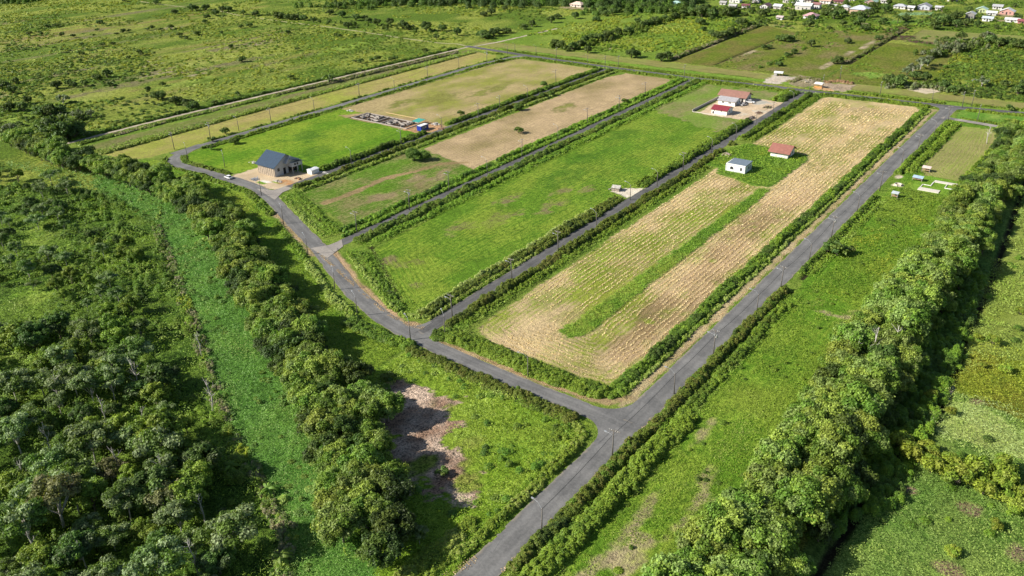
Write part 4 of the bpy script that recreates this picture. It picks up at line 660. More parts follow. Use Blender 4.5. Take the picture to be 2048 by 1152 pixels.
# right tree row
pts = []; y = 90.0
while y < 470:
    c = -38.0+1.5*math.sin(y*.05)+(y-100)*.004; s = 1.12 if y < 300 else .98
    pts.append((c-4.8+random.uniform(-1.2, 1.2), y, s*random.uniform(.85, 1.08)));
    pts.append((c+2.8+random.uniform(-1.2, 1.2), y+random.uniform(2, 4), s*random.uniform(.95, 1.15)))
    if random.random() < .5: pts.append((c+8+random.uniform(-1, 1), y+2, s*random.uniform(.6, .8)))
    y += random.uniform(6.0, 7.6)
pts.sort(key=lambda q: q[1])
for i, (x, y, s) in enumerate(pts):
    plant('row' if random.random() < .85 else 'rowdark', x, y, s, 'leafy yellow-green tree, %s from the bottom of the right tree row' % ordinal(i+1), 'tree', 'trees of the long row right of the wide road')
for i, (px, py) in enumerate(((1773, 600), (1812, 597), (1748, 700), (1790, 690), (1715, 700), (1980, 262))):
    x, y = at(px, py, 6.5); plant('dead', x, y, random.uniform(.8, 1.05), 'bare pale dead tree standing out of the right tree row, %s from the bottom' % ordinal(sorted([700.2, 700.1, 690, 600, 597, 262], reverse=True).index({690: 690, 600: 600, 597: 597, 262: 262}.get(py, 700.2 if px == 1748 else 700.1))+1), 'dead tree', 'bare dead trees in the right row')
# lower left forest
clear = [(at(90, 490), 20, 11), (at(210, 450), 18, 10), (at(200, 545), 13, 8), (at(120, 640), 12, 8), (at(40, 740), 12, 8), (at(30, 620), 10, 7), (at(60, 350), 20, 8), (at(40, 400), 14, 7), (at(250, 395), 10, 5)]
pts = []; tries = 0; FP = [(-470, 148), (-400, 173), (-359, 163), (-305, 154), (-279, 142), (-230, 118), (-199, 101), (-164, 85), (-126, 70), (-106, 54), (-140, 22), (-175, 22), (-300, 60), (-420, 110)]
while tries < 9000 and len(pts) < 235:
    tries += 1; x = random.uniform(-470, -100); y = random.uniform(22, 176)
    if not inside(FP, np.array([x]), np.array([y]))[0]: continue
    dd = math.hypot(x, y); q = np.array([x, y, 6-H]); zc = q@fw; px = 1024+F*(q@rt)/zc; py = 576-F*(q@up)/zc
    if px < -60 or py > 1230: continue
    if any(((x-c[0])/rx)**2+((y-c[1])/ry)**2 < 1 for c, rx, ry in clear): continue
    mind = 4.6+2.4*random.random() if py > 640 else 6.8
    if py < 700 and float(fbm(np.array([x]), np.array([y]), 22, 41, 2)[0]) < .42: continue
    if all((x-a)**2+(y-b)**2 > mind*mind for a, b, *_ in pts): pts.append((x, y, px, py))
LB = dict(forest='slender grey-green forest tree', olive='rounded yellow-green forest tree', fdark='broad dark domed forest tree', brown='brownish feathery forest tree')
bands = {}
for q in sorted(pts, key=lambda q: q[2]): bands.setdefault(int((1230-q[3])//90), []).append(q)
for (x, y, px, py) in pts:
    bi = int((1230-py)//90); od = bands[bi].index((x, y, px, py))+1
    r = random.random(); key = 'forest' if r < .48 else 'olive' if r < .80 else 'fdark' if r < .992 else 'brown'
    plant(key, x, y, random.choice((.6, .75, .9, 1.05, 1.25)) if py > 640 else random.uniform(.45, .85), '%s, %s from left in the %s band up' % (LB[key], ordinal(od), ordinal(bi+1)), 'tree', {'forest': 'grey-green forest trees at lower left', 'olive': 'yellow-green forest trees at lower left', 'fdark': 'dark domed forest trees at lower left', 'brown': 'brownish forest trees at lower left'}[key])
x, y = at(345, 1040); plant('brown', x, y, 1.0, 'brownish feathery-crowned tree, lowest of its kind in the lower left forest', 'tree', 'brownish forest trees at lower left')
for i, (px, py) in enumerate(((540, 990), (560, 1130), (465, 945), (500, 1060), (120, 240), (655, 160))):
    x, y = at(px, py); plant('banana', x, y, random.uniform(.9, 1.2), 'broad-leaved palm-like plant, %s from the bottom at the left' % ordinal([3, 1, 4, 2, 5, 6][i]), 'plant', 'palm-like plants with arching leaves')
BT = sorted([(290, 850), (232, 930), (345, 880), (50, 950), (150, 1000), (165, 1110), (420, 800), (400, 690), (95, 880), (330, 960), (205, 820), (405, 1020), (60, 1080), (390, 1120), (270, 760), (120, 790)])
for i, (px, py) in enumerate(BT):
    x, y = at(px, py, 4); plant('dead', x, y, random.uniform(.62, .85), 'bare pale branching tree in the lower left forest, %s from the left' % ordinal(i+1), 'dead tree', 'bare pale trees in the forest')
# yellow bush belt at lower right
yb = [(-23, 181), (-20, 178), (-17.5, 182.5), (-15, 176), (-12, 181), (-9.5, 175), (-6.5, 180.5), (-4, 174.5), (-1, 179.5), (1.5, 173), (4, 178), (7, 174), (-2, 184), (5, 182.5), (9, 179)]
for i, (x, y) in enumerate(yb): plant('yellow', x, y, random.uniform(1.05, 1.4), 'yellow-green bush, %s from the left in the belt at the lower right' % ordinal(i+1), 'bush', 'yellow-green bushes at lower right')
for i, (px, py) in enumerate(((1985, 690), (2010, 745), (1965, 735), (1900, 830), (1860, 800), (2040, 630), (1955, 680), (1905, 1110), (1990, 1060))):
    x, y = at(px, py); plant('yellow', x, y, random.uniform(.5, .8), 'small green bush in the marsh grass at right, %s from the top' % ordinal([4, 6, 5, 8, 7, 1, 2, 9+1, 9][i] if i != 2 else 5), 'bush', 'lone bushes in the marsh grass')
# single bushes in the fields
def lone(key, px, py, s, label, cat='bush', name=None, group=None): x, y = at(px, py); return plant(key, x, y, s, label, cat, group, name=name)
lone('bushdark', 827, 322, .86, 'large dark round bush at the corner of the straw part of the second field', name='large_bush')
lone('bushdark', 850, 320, .62, 'smaller dark bush right against the large round bush', name='large_bush')
lone('shrub', 1038, 267, 1.15, 'small solitary bush in the middle of the straw field')
lone('bushdark', 1038, 221, .55, 'tall bush on the lane verge beside the straw field', name='large_bush')
lone('bushdark', 1085, 196, .5, 'wide dark bush on the lane verge, second of the pair', name='large_bush'); lone('bushdark', 1103, 192, .45, 'dark bush on the lane verge farther up', name='large_bush')
lone('bushdark', 1088, 172, .5, 'dark bush on the far side of the lane beside the tan field', name='large_bush')
lone('shrub', 1250, 207, 1.0, 'small bush beside the power pole near the middle lane')
lone('shrub', 922, 232, 1.0, 'small bush on the verge above the blue container')
lone('bushdark', 470, 288, .52, 'dark bush on the inner side of the pale outer road', name='large_bush'); lone('shrub', 450, 268, 1.2, 'small bush across the pale outer road'); lone('shrub', 425, 283, 1.1, 'low bush at the foot of the transformer pole')
lone('shrub', 423, 300, 1.1, 'brown twiggy bush at the bend of the outer road')
for i, (px, py, s) in enumerate(((1655, 505, 1.35), (1675, 512, 1.45), (1694, 508, 1.2), (1668, 498, 1.2))): lone('shrub', px, py, s, 'feathery dark bush in the clump right of the wide road, %s from the left' % ordinal([1, 3, 4, 2][i]), group='feathery bushes right of the wide road')
lone('shrub', 780, 762, 1.0, 'grey-green bush at the top of the bare brown patch'); lone('shrub', 885, 950, .8, 'low grey-green bush on the bare brown patch')
lone('shrub', 2017, 222, 1.1, 'small dark bush beside the far right road')
lone('forest', 840, 1090, .5, 'small bright tree below the left tree row', 'tree', name='small_tree')
# far trees
FT = []
def ft(x0, y0, s, L_, key, grp): FT.append((x0, y0, s, L_, key, grp))
ft(480, 0, 4, [(25, 115, .7), (130, 125, .8), (300, 150, 1.3), (330, 140, 1), (380, 160, .9), (440, 160, 1), (510, 165, 1), (590, 180, .8), (720, 120, 1), (790, 70, 1.2), (820, 140, 1), (865, 225, 1), (930, 165, 1.1), (1000, 160, .8), (1030, 180, .9), (1100, 205, 1.1), (1200, 205, 1.1), (1310, 235, 1.3), (1345, 240, .9), (1490, 250, 1.4), (1570, 315, .9), (1620, 250, 1), (1740, 285, 1), (1940, 300, 1.3), (2030, 290, 1.1)], 'far', 'trees along the grassy track at the top')
ft(960, 0, 4, [(40, 310, 1.1), (140, 270, 1), (210, 265, 1), (355, 235, .9), (415, 215, .9), (570, 185, 1.2), (620, 150, 1), (30, 130, 1), (90, 120, 1), (200, 85, 1)], 'far', 'trees beside the upper sandy track')
ft(960, 0, 4, [(600, 370, .9), (650, 385, 1.1), (740, 400, 1.1), (800, 375, 1.1), (860, 425, .9), (880, 335, 1.1), (950, 325, 1.1), (1020, 310, 1.1), (1100, 280, 1), (1180, 275, 1), (1300, 215, 1.1), (1400, 195, 1.1), (1480, 170, 1.1), (1560, 150, 1), (1620, 125, 1.1), (840, 340, .9), (1260, 190, .9), (1340, 205, 1), (1000, 130, 1), (1060, 120, 1), (930, 170, .9), (760, 150, 1)], 'far', 'diagonal belt beyond far cross road')
ft(960, 0, 4, [(1210, 465, 1.2), (1250, 460, .9), (1450, 490, 1), (1500, 475, 1), (1900, 310, 1.1), (1960, 300, 1.1), (1990, 290, 1), (1850, 290, .9)], 'far', 'plot edges beyond far cross road')
ft(1348, 0, 2.88, [(110, 90, 1.6), (160, 100, 1.8), (215, 105, 1.5), (310, 95, 1.5), (345, 80, 1.1), (390, 150, 1.2), (280, 210, 1), (330, 200, 1), (500, 95, 1.1), (530, 90, 1), (680, 105, 1), (405, 92, .8), (790, 125, 1), (880, 90, 1.4), (920, 110, 1.3), (970, 150, 1), (640, 240, 1.1), (600, 235, .9), (665, 235, .9), (790, 270, 1), (545, 280, .7), (515, 285, .6), (605, 380, .7), (650, 330, .6), (690, 310, .6), (945, 368, .9), (920, 368, .7), (1000, 250, .7), (1180, 230, .8), (1070, 105, 1.2), (1120, 100, 1.2), (1215, 70, 1.2), (1500, 170, 1.2), (1550, 150, 1.5), (1590, 140, 1.5), (1620, 110, 1.4), (1680, 150, 1), (1540, 110, 1), (900, 60, 1), (940, 80, 1)], 'far', 'village plots at top right')
ft(1348, 0, 2.88, [(1240, 490, 1.1), (1285, 500, 1.2), (1310, 480, 1.1), (1555, 520, .9), (1600, 530, .9), (1640, 535, .8), (1980, 545, 1.1), (2010, 520, 1), (1900, 500, .8), (1380, 460, .9), (1450, 470, .9), (1870, 270, 1.3), (1920, 260, 1.3), (1990, 280, 1.2), (1820, 260, 1.2), (1650, 230, 1.2), (1600, 260, 1.1), (1700, 290, 1), (1560, 250, 1)], 'far', 'thicket at the upper right')
ft(1348, 0, 2.88, [(1420, 400, 1.1), (1370, 420, 1), (1460, 380, 1), (1500, 330, 1), (1560, 300, 1.1), (1640, 300, 1.1), (1800, 240, 1.2), (1770, 500, .9), (1000, 245, .6), (1340, 435, .8)], 'fargrey', 'thicket at the upper right beside the road')
ft(0, 0, 4, [(1250, 38, .9), (1400, 110, 1), (1540, 90, 1.1), (1570, 85, .9), (1650, 80, 1.1), (1730, 130, 1), (1660, 150, .8), (1640, 185, .7), (1780, 95, 1), (1830, 90, 1.1), (1950, 118, .8), (2040, 130, .7), (800, 190, .8), (1000, 15, .8)], 'far', 'far end of the wild plain')
ft(0, 0, 4, [(1265, 800, 1), (1300, 790, .7), (1410, 840, 1), (1440, 835, .8), (1510, 865, 1), (1545, 870, 1), (860, 620, 1.1), (780, 640, .8), (680, 690, .8), (560, 690, .8), (460, 710, .9), (600, 700, .6), (20, 710, 1.1), (60, 700, .7), (110, 750, .9), (130, 670, .8), (360, 920, 1.3), (410, 930, 1.1), (80, 890, 1), (190, 890, 1), (230, 830, .8), (345, 990, .6), (490, 910, .9), (650, 960, .7), (620, 1000, .7)], 'far', 'trees on the near part of the wild plain')
ft(0, 0, 4, [(400, 1075, 1.6), (470, 1085, 1.9), (540, 1110, 1.9), (600, 1095, 1.6), (360, 1130, 1.2)], 'far', 'left end of the sandy track')
ft(0, 0, 4, [(505, 830, 1), (90, 1080, 1), (630, 950, .9), (730, 940, .7)], 'fargrey', 'pale twiggy trees at the left')
for (x0, y0, s, L_, key, grp) in FT:
    Ls = sorted([(x0+a/s, y0+b/s, k) for a, b, k in L_])
    for i, (px, py, k) in enumerate(Ls):
        x, y = at(px, py); wh = {'far': 'dark green tree', 'fargrey': 'pale twiggy tree'}[key]
        plant(key, x, y, k, '%s, %s from left, %s' % (wh, ordinal(i+1), grp), 'tree', grp)
SH = [(780, 250), (985, 265), (1035, 258), (1215, 235), (1180, 245), (1370, 235), (1450, 310), (1440, 295), (1500, 318), (1590, 278), (1575, 285), (1780, 272), (340, 280), (320, 272), (240, 285), (470, 215), (440, 220), (650, 365), (820, 372), (910, 362), (660, 440), (640, 435), (1030, 472), (1120, 445), (1845, 388), (1720, 840), (1930, 225), (2000, 220), (500, 290), (590, 300), (1290, 245), (935, 280), (380, 220), (1900, 770), (1180, 740), (1560, 870), (1940, 495), (880, 690), (1300, 690)]
SHp = sorted([(a/4, b/4) for a, b in SH]+[(480+a/4, b/4) for a, b in ((385, 280), (795, 300), (770, 290), (920, 295), (460, 405), (15, 495), (80, 215), (10, 225), (925, 500), (1055, 495), (1100, 490), (1210, 490), (1245, 480), (410, 635), (1480, 425), (965, 505))])
for i, (px, py) in enumerate(SHp):
    x, y = at(px, py); plant('shrub', x, y, random.uniform(.9, 1.5), 'dark shrub dotted on the wild plain, %s from the left' % ordinal(i+1), 'shrub', 'dark shrubs dotted over the wild plain')
vt = [(random.uniform(1400, 2045), random.uniform(2, 62)) for _ in range(60)]; vt = sorted(q for q in vt if all(abs(q[0]-h[0]) > 16 or abs(q[1]-h[1]) > 8 for h in ((1471, 3), (1531, 13), (1607, 16), (1633, 14), (1620, 32), (1720, 22), (1800, 14), (1848, 14), (1963, 20), (2014, 24), (1975, 38), (1940, 34), (1742, 6), (1830, 28), (1810, 28))))
for i, (px, py) in enumerate(vt):
    x, y = at(px, py); plant('far', x, y, random.uniform(.5, 1.25), 'leafy tree among the village houses, %s from the left' % ordinal(i+1), 'tree', 'garden trees among the village houses')
lone('palm', 660, 165, 1.6, 'leaning palm on the wild plain beside the sandy track', 'palm'); lone('palm', 1795, 46, 1.7, 'tall palm beside the village vegetable beds', 'palm'); lone('palm', 1500, 8, 2, 'palm at the village edge', 'palm'); lone('palm', 1585, 12, 2, 'palm between the village roofs', 'palm')
# dense far woodland band along the top edge
def band(pl, w, h, n, pal):
    p = resample(pl, 2); k = RNG.integers(0, len(p)-1, n); x = p[k, 0]+RNG.normal(size=n)*w; y = p[k, 1]+RNG.normal(size=n)*w; return clumps(x, y, RNG.uniform(.45, .75, n)*max(h, 2.6)*.75, h*RNG.uniform(.5, 1.1, n), np.full(n, .62), pick(n, pal, x, y), cover=1.6)
stuff('far_woodland', [band([at(760, 2), at(850, 5), at(960, 6), at(1080, 8), at(1130, 6), at(1250, 12), at(1380, 6)], 12, 8, 420, [DARKG, (.045, .075, .02), MID]), band([at(0, 3), at(60, 4)], 9, 6, 40, [DARKG, MID]), band([at(620, 15), at(700, 8), at(760, 14)], 9, 5, 60, [DARKG, MID]), band([at(1180, 28), at(1240, 22), at(1320, 22), at(1390, 18)], 9, 6, 90, [DARKG, MID])], 'dark woodland closing the top edge of the view', 'woodland')
stuff('tree_belt_scrub', [band(Z(960, 0, 4, [(600, 375), (740, 400), (880, 345), (1020, 310), (1180, 275), (1300, 215), (1480, 170), (1620, 125)]), 4.5, 4, 130, [DARKG, MID, OLIVE]), band(Z(480, 0, 4, [(250, 120), (600, 160), (870, 200), (1200, 215), (1400, 245), (1600, 260)]), 5, 3, 70, [DARKG, MID]), band(Z(1348, 0, 2.88, [(300, 200), (420, 150), (520, 110)]), 4, 3, 40, [DARKG, MID]), band(Z(1348, 0, 2.88, [(1240, 500), (1500, 500), (1650, 540)]), 3.5, 3, 60, [DARKG, MID, (.16, .18, .1)]), band(Z(1348, 0, 2.88, [(1500, 320), (1650, 270), (1900, 260), (2016, 280)]), 8, 4, 120, [DARKG, MID, (.16, .18, .1)]), band(Z(1348, 0, 2.88, [(0, 60), (150, 90), (340, 80)]), 6, 5, 60, [DARKG, MID]), band(Z(1348, 0, 2.88, [(350, 60), (700, 70), (1000, 70), (1250, 60), (1600, 80)]), 14, 3, 90, [DARKG, MID])], 'undergrowth filling the far tree belts and village edge', 'scrub')
stuff('far_woodland', [band([(-700, 1000), (-300, 1100), (200, 1250)], 60, 8, 700, [DARKG, MID]), band([(-1300, 700), (-1000, 900), (-700, 1000)], 50, 7, 500, [DARKG, MID])], 'woodland farther off beyond the plain', 'woodland')

# ------------------------------------------------------------------ poles
def lamp_arm(t, z, L_=2.6, rise=1.0):
    MB().tube([(0, 0, z), (-L_*.45, 0, z+rise*.8), (-L_, 0, z+rise)], .045, 5).build('lamp_arm', METAL, t)
    h = MB().prism([(-L_+.1, -.16, z+rise-.1), (-L_+.1, .16, z+rise-.1), (-L_-.5, .17, z+rise-.06), (-L_-.62, 0, z+rise-.04), (-L_-.5, -.17, z+rise-.06)], (0, 0, .16)); h.build('lamp_head', METAL, t)
def make_lamp_pole():
    t = empty('street_lamp', (0, 0, 0)); MB().tube([(0, 0, -.3), (0, 0, 6.6)], [.17, .11], 8).build('pole', POLEM, t, True); lamp_arm(t, 6.2, 2.4, 1.5); return t
def make_util(lamp=True, trans=False):
    t = empty('utility_pole', (0, 0, 0)); MB().tube([(0, 0, -.3), (0, 0, 9.0)], [.20, .12], 8).build('pole', POLEM, t, True)
    MB().box(-1.15, -.07, 8.45, 1.15, .07, 8.62).build('crossarm', POLEM, t)
    for x in (-1.05, -.55, .55, 1.05): MB().tube([(x, 0, 8.62), (x, 0, 8.85)], [.06, .04], 6).build('insulator', WHITE, t)
    if lamp: lamp_arm(t, 7.0, 1.8, .6)
    if trans:
        MB().tube([(.42, 0, 6.5), (.42, 0, 6.6), (.42, 0, 7.5), (.42, 0, 7.62)], [.26, .33, .33, .2], 10).build('transformer', CONC, t, True); MB().tube([(.1, -.45, 7.2), (.1, -.45, 7.9)], .14, 8).build('fuse_box', METAL, t)
    return t
PT = {}
def pole(kind, px, py, label, group, rz=0):
    if kind not in PT: PT[kind] = o = {'L': make_lamp_pole, 'U': lambda: make_util(True), 'T': lambda: make_util(True, True), 'N': lambda: make_util(False)}[kind]()
    else: o = copy_tree(PT[kind])
    x, y = at(px, py); o.location = (x, y, 0); o.rotation_euler = (random.uniform(-.03, .03), random.uniform(-.03, .03), rz+random.uniform(-.12, .12)); tag(o, label, {'L': 'street lamp'}.get(kind, 'utility pole'), group); return Vector((x, y, 6.2 if kind == 'L' else 7.4))
ROWS = dict(
 A=('wide road', [('L', 1083, 1065), ('U', 1224, 920), ('L', 1348, 788), ('T', 1426, 715), ('L', 1513, 626), ('U', 1560, 582), ('L', 1618, 522), ('T', 1662, 477), ('L', 1714, 423), ('U', 1759, 382), ('L', 1803, 329), ('U', 1834, 305), ('L', 1868, 270), ('U', 1895, 246)], 0),
 B=('road beside large green field', [('U', 905, 640), ('U', 1024, 565), ('U', 1116, 508), ('L', 1193, 457), ('L', 1260, 400), ('L', 1314, 373), ('U', 1366, 342), ('L', 1422, 306), ('L', 1471, 278), ('L', 1511, 252), ('U', 1545, 236), ('L', 1585, 209), ('L', 1618, 189)], 0),
 C=('middle lane', [('U', 714, 465), ('T', 819, 420), ('U', 898, 382), ('L', 975, 347), ('U', 1044, 314), ('L', 1116, 279), ('U', 1175, 248), ('T', 1238, 222), ('U', 1290, 194)], 0),
 D=('lane past blue container', [('L', 703, 327), ('U', 803, 292), ('L', 884, 259), ('U', 957, 238), ('U', 1000, 222), ('L', 1055, 197), ('U', 1112, 167)], 0),
 E=('pale outer road', [('U', 349, 299), ('T', 421, 278), ('L', 478, 262), ('U', 543, 247), ('L', 629, 222), ('U', 719, 195), ('L', 789, 181), ('U', 856, 160), ('L', 918, 135), ('T', 974, 127)], 0),
 S=('slanting road', [('L', 376, 318), ('L', 450, 335), ('L', 523, 391), ('L', 567, 448), ('L', 616, 509), ('L', 670, 580), ('L', 715, 632), ('L', 821, 680), ('L', 890, 671)], 0),
 N=('far cross road', [('L', 1015, 110), ('L', 1030, 106), ('L', 1072, 110), ('U', 1112, 121), ('L', 1175, 130), ('U', 1210, 138), ('U', 1236, 138), ('U', 1368, 157), ('U', 1644, 179), ('U', 1680, 160), ('U', 1759, 194), ('L', 1863, 205), ('U', 1924, 215), ('U', 1943, 212), ('U', 1954, 243)], 0))
for k, (where, L_, rz) in ROWS.items():
    tops = []; hor = k == 'N'
    for i, (kd, px, py) in enumerate(L_):
        what = {'L': 'street lamp with curved arm', 'U': 'utility pole with crossarm and lamp', 'T': 'utility pole carrying a grey transformer', 'N': 'utility pole'}[kd]
        tops.append(pole(kd, px, py, '%s, %s from %s, %s' % (what, ordinal(i+1), 'left' if hor or k == 'S' else 'near end', where), 'poles on the '+where, math.radians(90) if hor else math.radians(-28) if k == 'S' else 0))
    tops.sort(key=lambda v: v.x if k in 'SN' else v.y); cb = MB()
    if k == 'S': tops = tops[2:]
    for a, b in zip(tops[:-1], tops[1:]): cb.tube([a+(b-a)*t+Vector((0, 0, -1.0*4*t*(1-t)*((b-a).length/60))) for t in np.linspace(0, 1, 7)], .05 if k in 'AB' else .03, 4)
    o = cb.build('power_cable', WIRE); tag(o, 'thin dark cable strung along the poles on the '+where, 'cable')
x, y = at(1056, 755); o = copy_tree(PT['L']); o.location = (x, y, 0); o.rotation_euler = (0, 0, math.radians(20)); tag(o, 'street lamp standing alone in the hedge at the front of the straw field', 'street lamp')

# ------------------------------------------------------------------ buildings
def roof_mat(name, col, ax): return sheetroof(name+'_roof_sheet', col, .5, 4, ax)
MC = {}
def M(name, col, **k):
    if name not in MC: MC[name] = plain(name, col, **k)
    return MC[name]
def house(name, x0, y0, x1, y1, eave, ridge, ax, rcol, wcol, label, cat='house', over=.6, wins=(), doors=(), hip=False, group=None, rz=0, nowall=False, wallh0=0):
    cx, cy = (x0+x1)/2, (y0+y1)/2; t = empty(name, (cx, cy, 0), rz); tag(t, label, cat, group); a, b = (x1-x0)/2, (y1-y0)/2
    wm = M('wall_%.2f_%.2f_%.2f' % wcol, wcol, var=.1, scale=.8); rm = MC.setdefault('roof_%s_%d' % (rcol, ax), sheetroof('roof_sheet', rcol, .45, 4, ax))
    m = MB()
    if ax == 0:
        if hip: m.box(-a, -b, 0, a, b, eave)
        else: m.prism([(-a, -b, 0), (-a, b, 0), (-a, b, eave), (-a, 0, ridge-.05), (-a, -b, eave)], (2*a, 0, 0))
    else:
        if hip: m.box(-a, -b, 0, a, b, eave)
        else: m.prism([(-a, -b, 0), (a, -b, 0), (a, -b, eave), (0, -b, ridge-.05), (-a, -b, eave)], (0, 2*b, 0))
    m.build('wall', wm, t)
    r = MB(); th = .14; sl = (ridge-eave)/((b if ax == 0 else a)+1e-6); oz = sl*over; A_, B_ = a+over, b+over; h0 = eave-oz+.03; rd = ridge+.03
    if hip:
        k = min(A_, B_)*.95; q = [(-A_, -B_), (A_, -B_), (A_, B_), (-A_, B_)]
        tp = [(-A_+k, 0), (A_-k, 0)] if A_ >= B_ else [(0, -B_+k), (0, B_-k)]
        E0 = [(*p, h0) for p in q]; T0 = [(*p, rd) for p in tp]
        if A_ >= B_: r.poly([E0[0], E0[1], T0[1], T0[0]]); r.poly([E0[1], E0[2], T0[1]]); r.poly([E0[2], E0[3], T0[0], T0[1]]); r.poly([E0[3], E0[0], T0[0]])
        else: r.poly([E0[0], E0[1], T0[0]]); r.poly([E0[1], E0[2], T0[1], T0[0]]); r.poly([E0[2], E0[3], T0[1]]); r.poly([E0[3], E0[0], T0[0], T0[1]])
        r.box(-A_, -B_, h0-th, A_, B_, h0-.002)
    elif ax == 0:
        r.prism([(-A_, -B_, h0), (-A_, 0, rd), (-A_, 0, rd+th), (-A_, -B_, h0+th)], (2*A_, 0, 0)); r.prism([(-A_, B_, h0), (-A_, B_, h0+th), (-A_, 0.002, rd+th), (-A_, 0.002, rd)], (2*A_, 0, 0))
    else:
        r.prism([(-A_, -B_, h0), (-A_, -B_, h0+th), (0, -B_, rd+th), (0, -B_, rd)], (0, 2*B_, 0)); r.prism([(A_, -B_, h0), (.002, -B_, rd), (.002, -B_, rd+th), (A_, -B_, h0+th)], (0, 2*B_, 0))
    r.build('roof', rm, t)
    def opening(nm, sd, u, z, w_, h_, mat):
        e = .04; mm = MB()
        if sd == 'S': mm.box(u-w_/2, -b-e, z, u+w_/2, -b+.02, z+h_)
        if sd == 'N': mm.box(u-w_/2, b-.02, z, u+w_/2, b+e, z+h_)
        if sd == 'E': mm.box(a-.02, u-w_/2, z, a+e, u+w_/2, z+h_)
        if sd == 'W': mm.box(-a-e, u-w_/2, z, -a+.02, u+w_/2, z+h_)
        f = mm.build(nm, mat, t)
        return f
    for w_ in wins: opening('window', *w_[:5], GLASS)
    for d in doors: opening('door', *d[:5], DARK)
    return t
# blue roofed house under construction
t = house('unfinished_house', -318.4, 227.6, -306.5, 241.2, 4.9, 9.2, 0, (.02, .045, .08), (.50, .50, .51), 'unfinished two-storey house with dark blue gable roof on a sandy plot', over=.9, wins=[('S', -2, 4.1, .5, .5), ('S', 0, 4.1, .5, .5), ('E', -4.6, 2.2, 1.3, 1.5), ('W', 0, 2, 1.4, 1.2)], doors=[('E', -1.2, .1, 1.4, 3.0)])
MB().box(-5.9, -6.95, 0, 5.9, -6.86, 3.6).build('plank_hoarding', M('grey_plank', (.46, .38, .29), var=.25), t)
for i in range(9): MB().box(-5.6+i*1.35, -7.05, 0, -5.5+i*1.35, -6.96, 3.7).build('prop', POLEM, t)
GW = M('grey_render', (.5, .5, .51), var=.1)
MB().prism([(5.97, -1.5, 5.2), (5.97, 6.6, 5.2), (5.97, 6.6, 5.7), (5.97, 1.5, 8.3)], (2.0, 0, 0)).build('gable_wing', GW, t)
MB().box(5.97, .6, 3.3, 9.4, 6.7, 5.15).build('upper_balcony_wall', GW, t)
for yy in (.9, 3.7, 6.4): MB().box(9.0, yy-.15, 0, 9.3, yy+.15, 3.3).build('column', CONC, t)
MB().prism([(5.2, .4, 7.1), (5.2, 7.3, 4.9), (5.2, 7.3, 5.05), (5.2, .4, 7.25)], (5.0, 0, 0)).build('porch_roof', MC['roof_(0.02, 0.045, 0.08)_0'], t)
for yy in (2.0, 3.4): MB().box(9.42, yy, 3.9, 9.46, yy+.9, 4.9).build('window', DARK, t)
MB().box(6.0, 1.0, .1, 6.06, 6.2, 3.2).build('dark_opening', DARK, t)
for k, (y0, y1) in enumerate(((-.8, 2.2), (2.6, .4))): MB().tube([(7, y0, 0), (9.3, y1, 3.0)], .08, 4).build('prop', WOOD, t)
# tank by it
t = empty('water_tank_shed', (-296.6, 241.5, 0)); tag(t, 'small white block shed beside the blue-roofed house', 'shed'); MB().box(-1.6, -2.2, 0, 1.6, 2.2, 1.9).build('wall', WHITE, t); MB().prism([(-1.8, -2.4, 1.92), (1.8, -2.4, 1.92), (1.8, -2.4, 2.0), (0, -2.4, 2.35), (-1.8, -2.4, 2.0)], (0, 4.8, 0)).build('roof', M('pale_sheet', (.7, .72, .74), rough=.5), t)
# compound with three buildings
house('house', -195.5, 465.6, -179.4, 474.6, 2.9, 5.1, 0, (.28, .15, .115), (.68, .62, .55), 'house with orange-red gable roof at the back of the sandy compound', over=.9, wins=[('S', 3, 1, 1, 1), ('E', -2, 1, 1.2, 1.2)], doors=[('E', 1.5, .1, 1.0, 2.1), ('S', 6.3, .1, 1.2, 2.1)])
house('house', -191.0, 454.2, -180.8, 462.4, 2.7, 4.0, 0, (.36, .35, .36), (.74, .72, .68), 'white house with grey roof between the red-roofed and orange-roofed buildings', over=.6, wins=[('S', -2.5, 1.2, .55, .9), ('S', -1.8, 1.2, .55, .9), ('S', 1.5, 1.2, .55, .9), ('S', 2.3, 1.2, .55, .9), ('E', 2.5, 1.1, .8, .9)], doors=[('E', -1.2, .1, 1.0, 2.1), ('E', -3.3, .8, .9, 1.4)])
t_ = house('house', -185.9, 434.0, -177.0, 442.2, 2.5, 4.0, 0, (.23, .035, .045), (.80, .78, .72), 'small white house with dark red gable roof at the front of the sandy compound', over=.5, wins=[('S', -2.8, 1.7, .6, .6), ('S', 1.2, 1.7, .7, .6), ('E', 0, 1, .8, 1)], doors=[('S', -3.4, .1, .9, 1.3)])
MB().tube([(-195.6, 432, .02), (-195.2, 432, .9)], .1, 5)
o = MB().box(-196.4, 431.6, 0, -196.1, 472, 1.3).build('boundary_wall', CONC); tag(o, 'low block wall along the left edge of the sandy compound', 'wall')
o = MB().box(-196.0, 431.3, 0, -178, 431.5, .25).build('foundation_kerb', M('pale_block', (.6, .55, .48))); tag(o, 'low pale kerb along the near edge of the sandy compound', 'kerb')
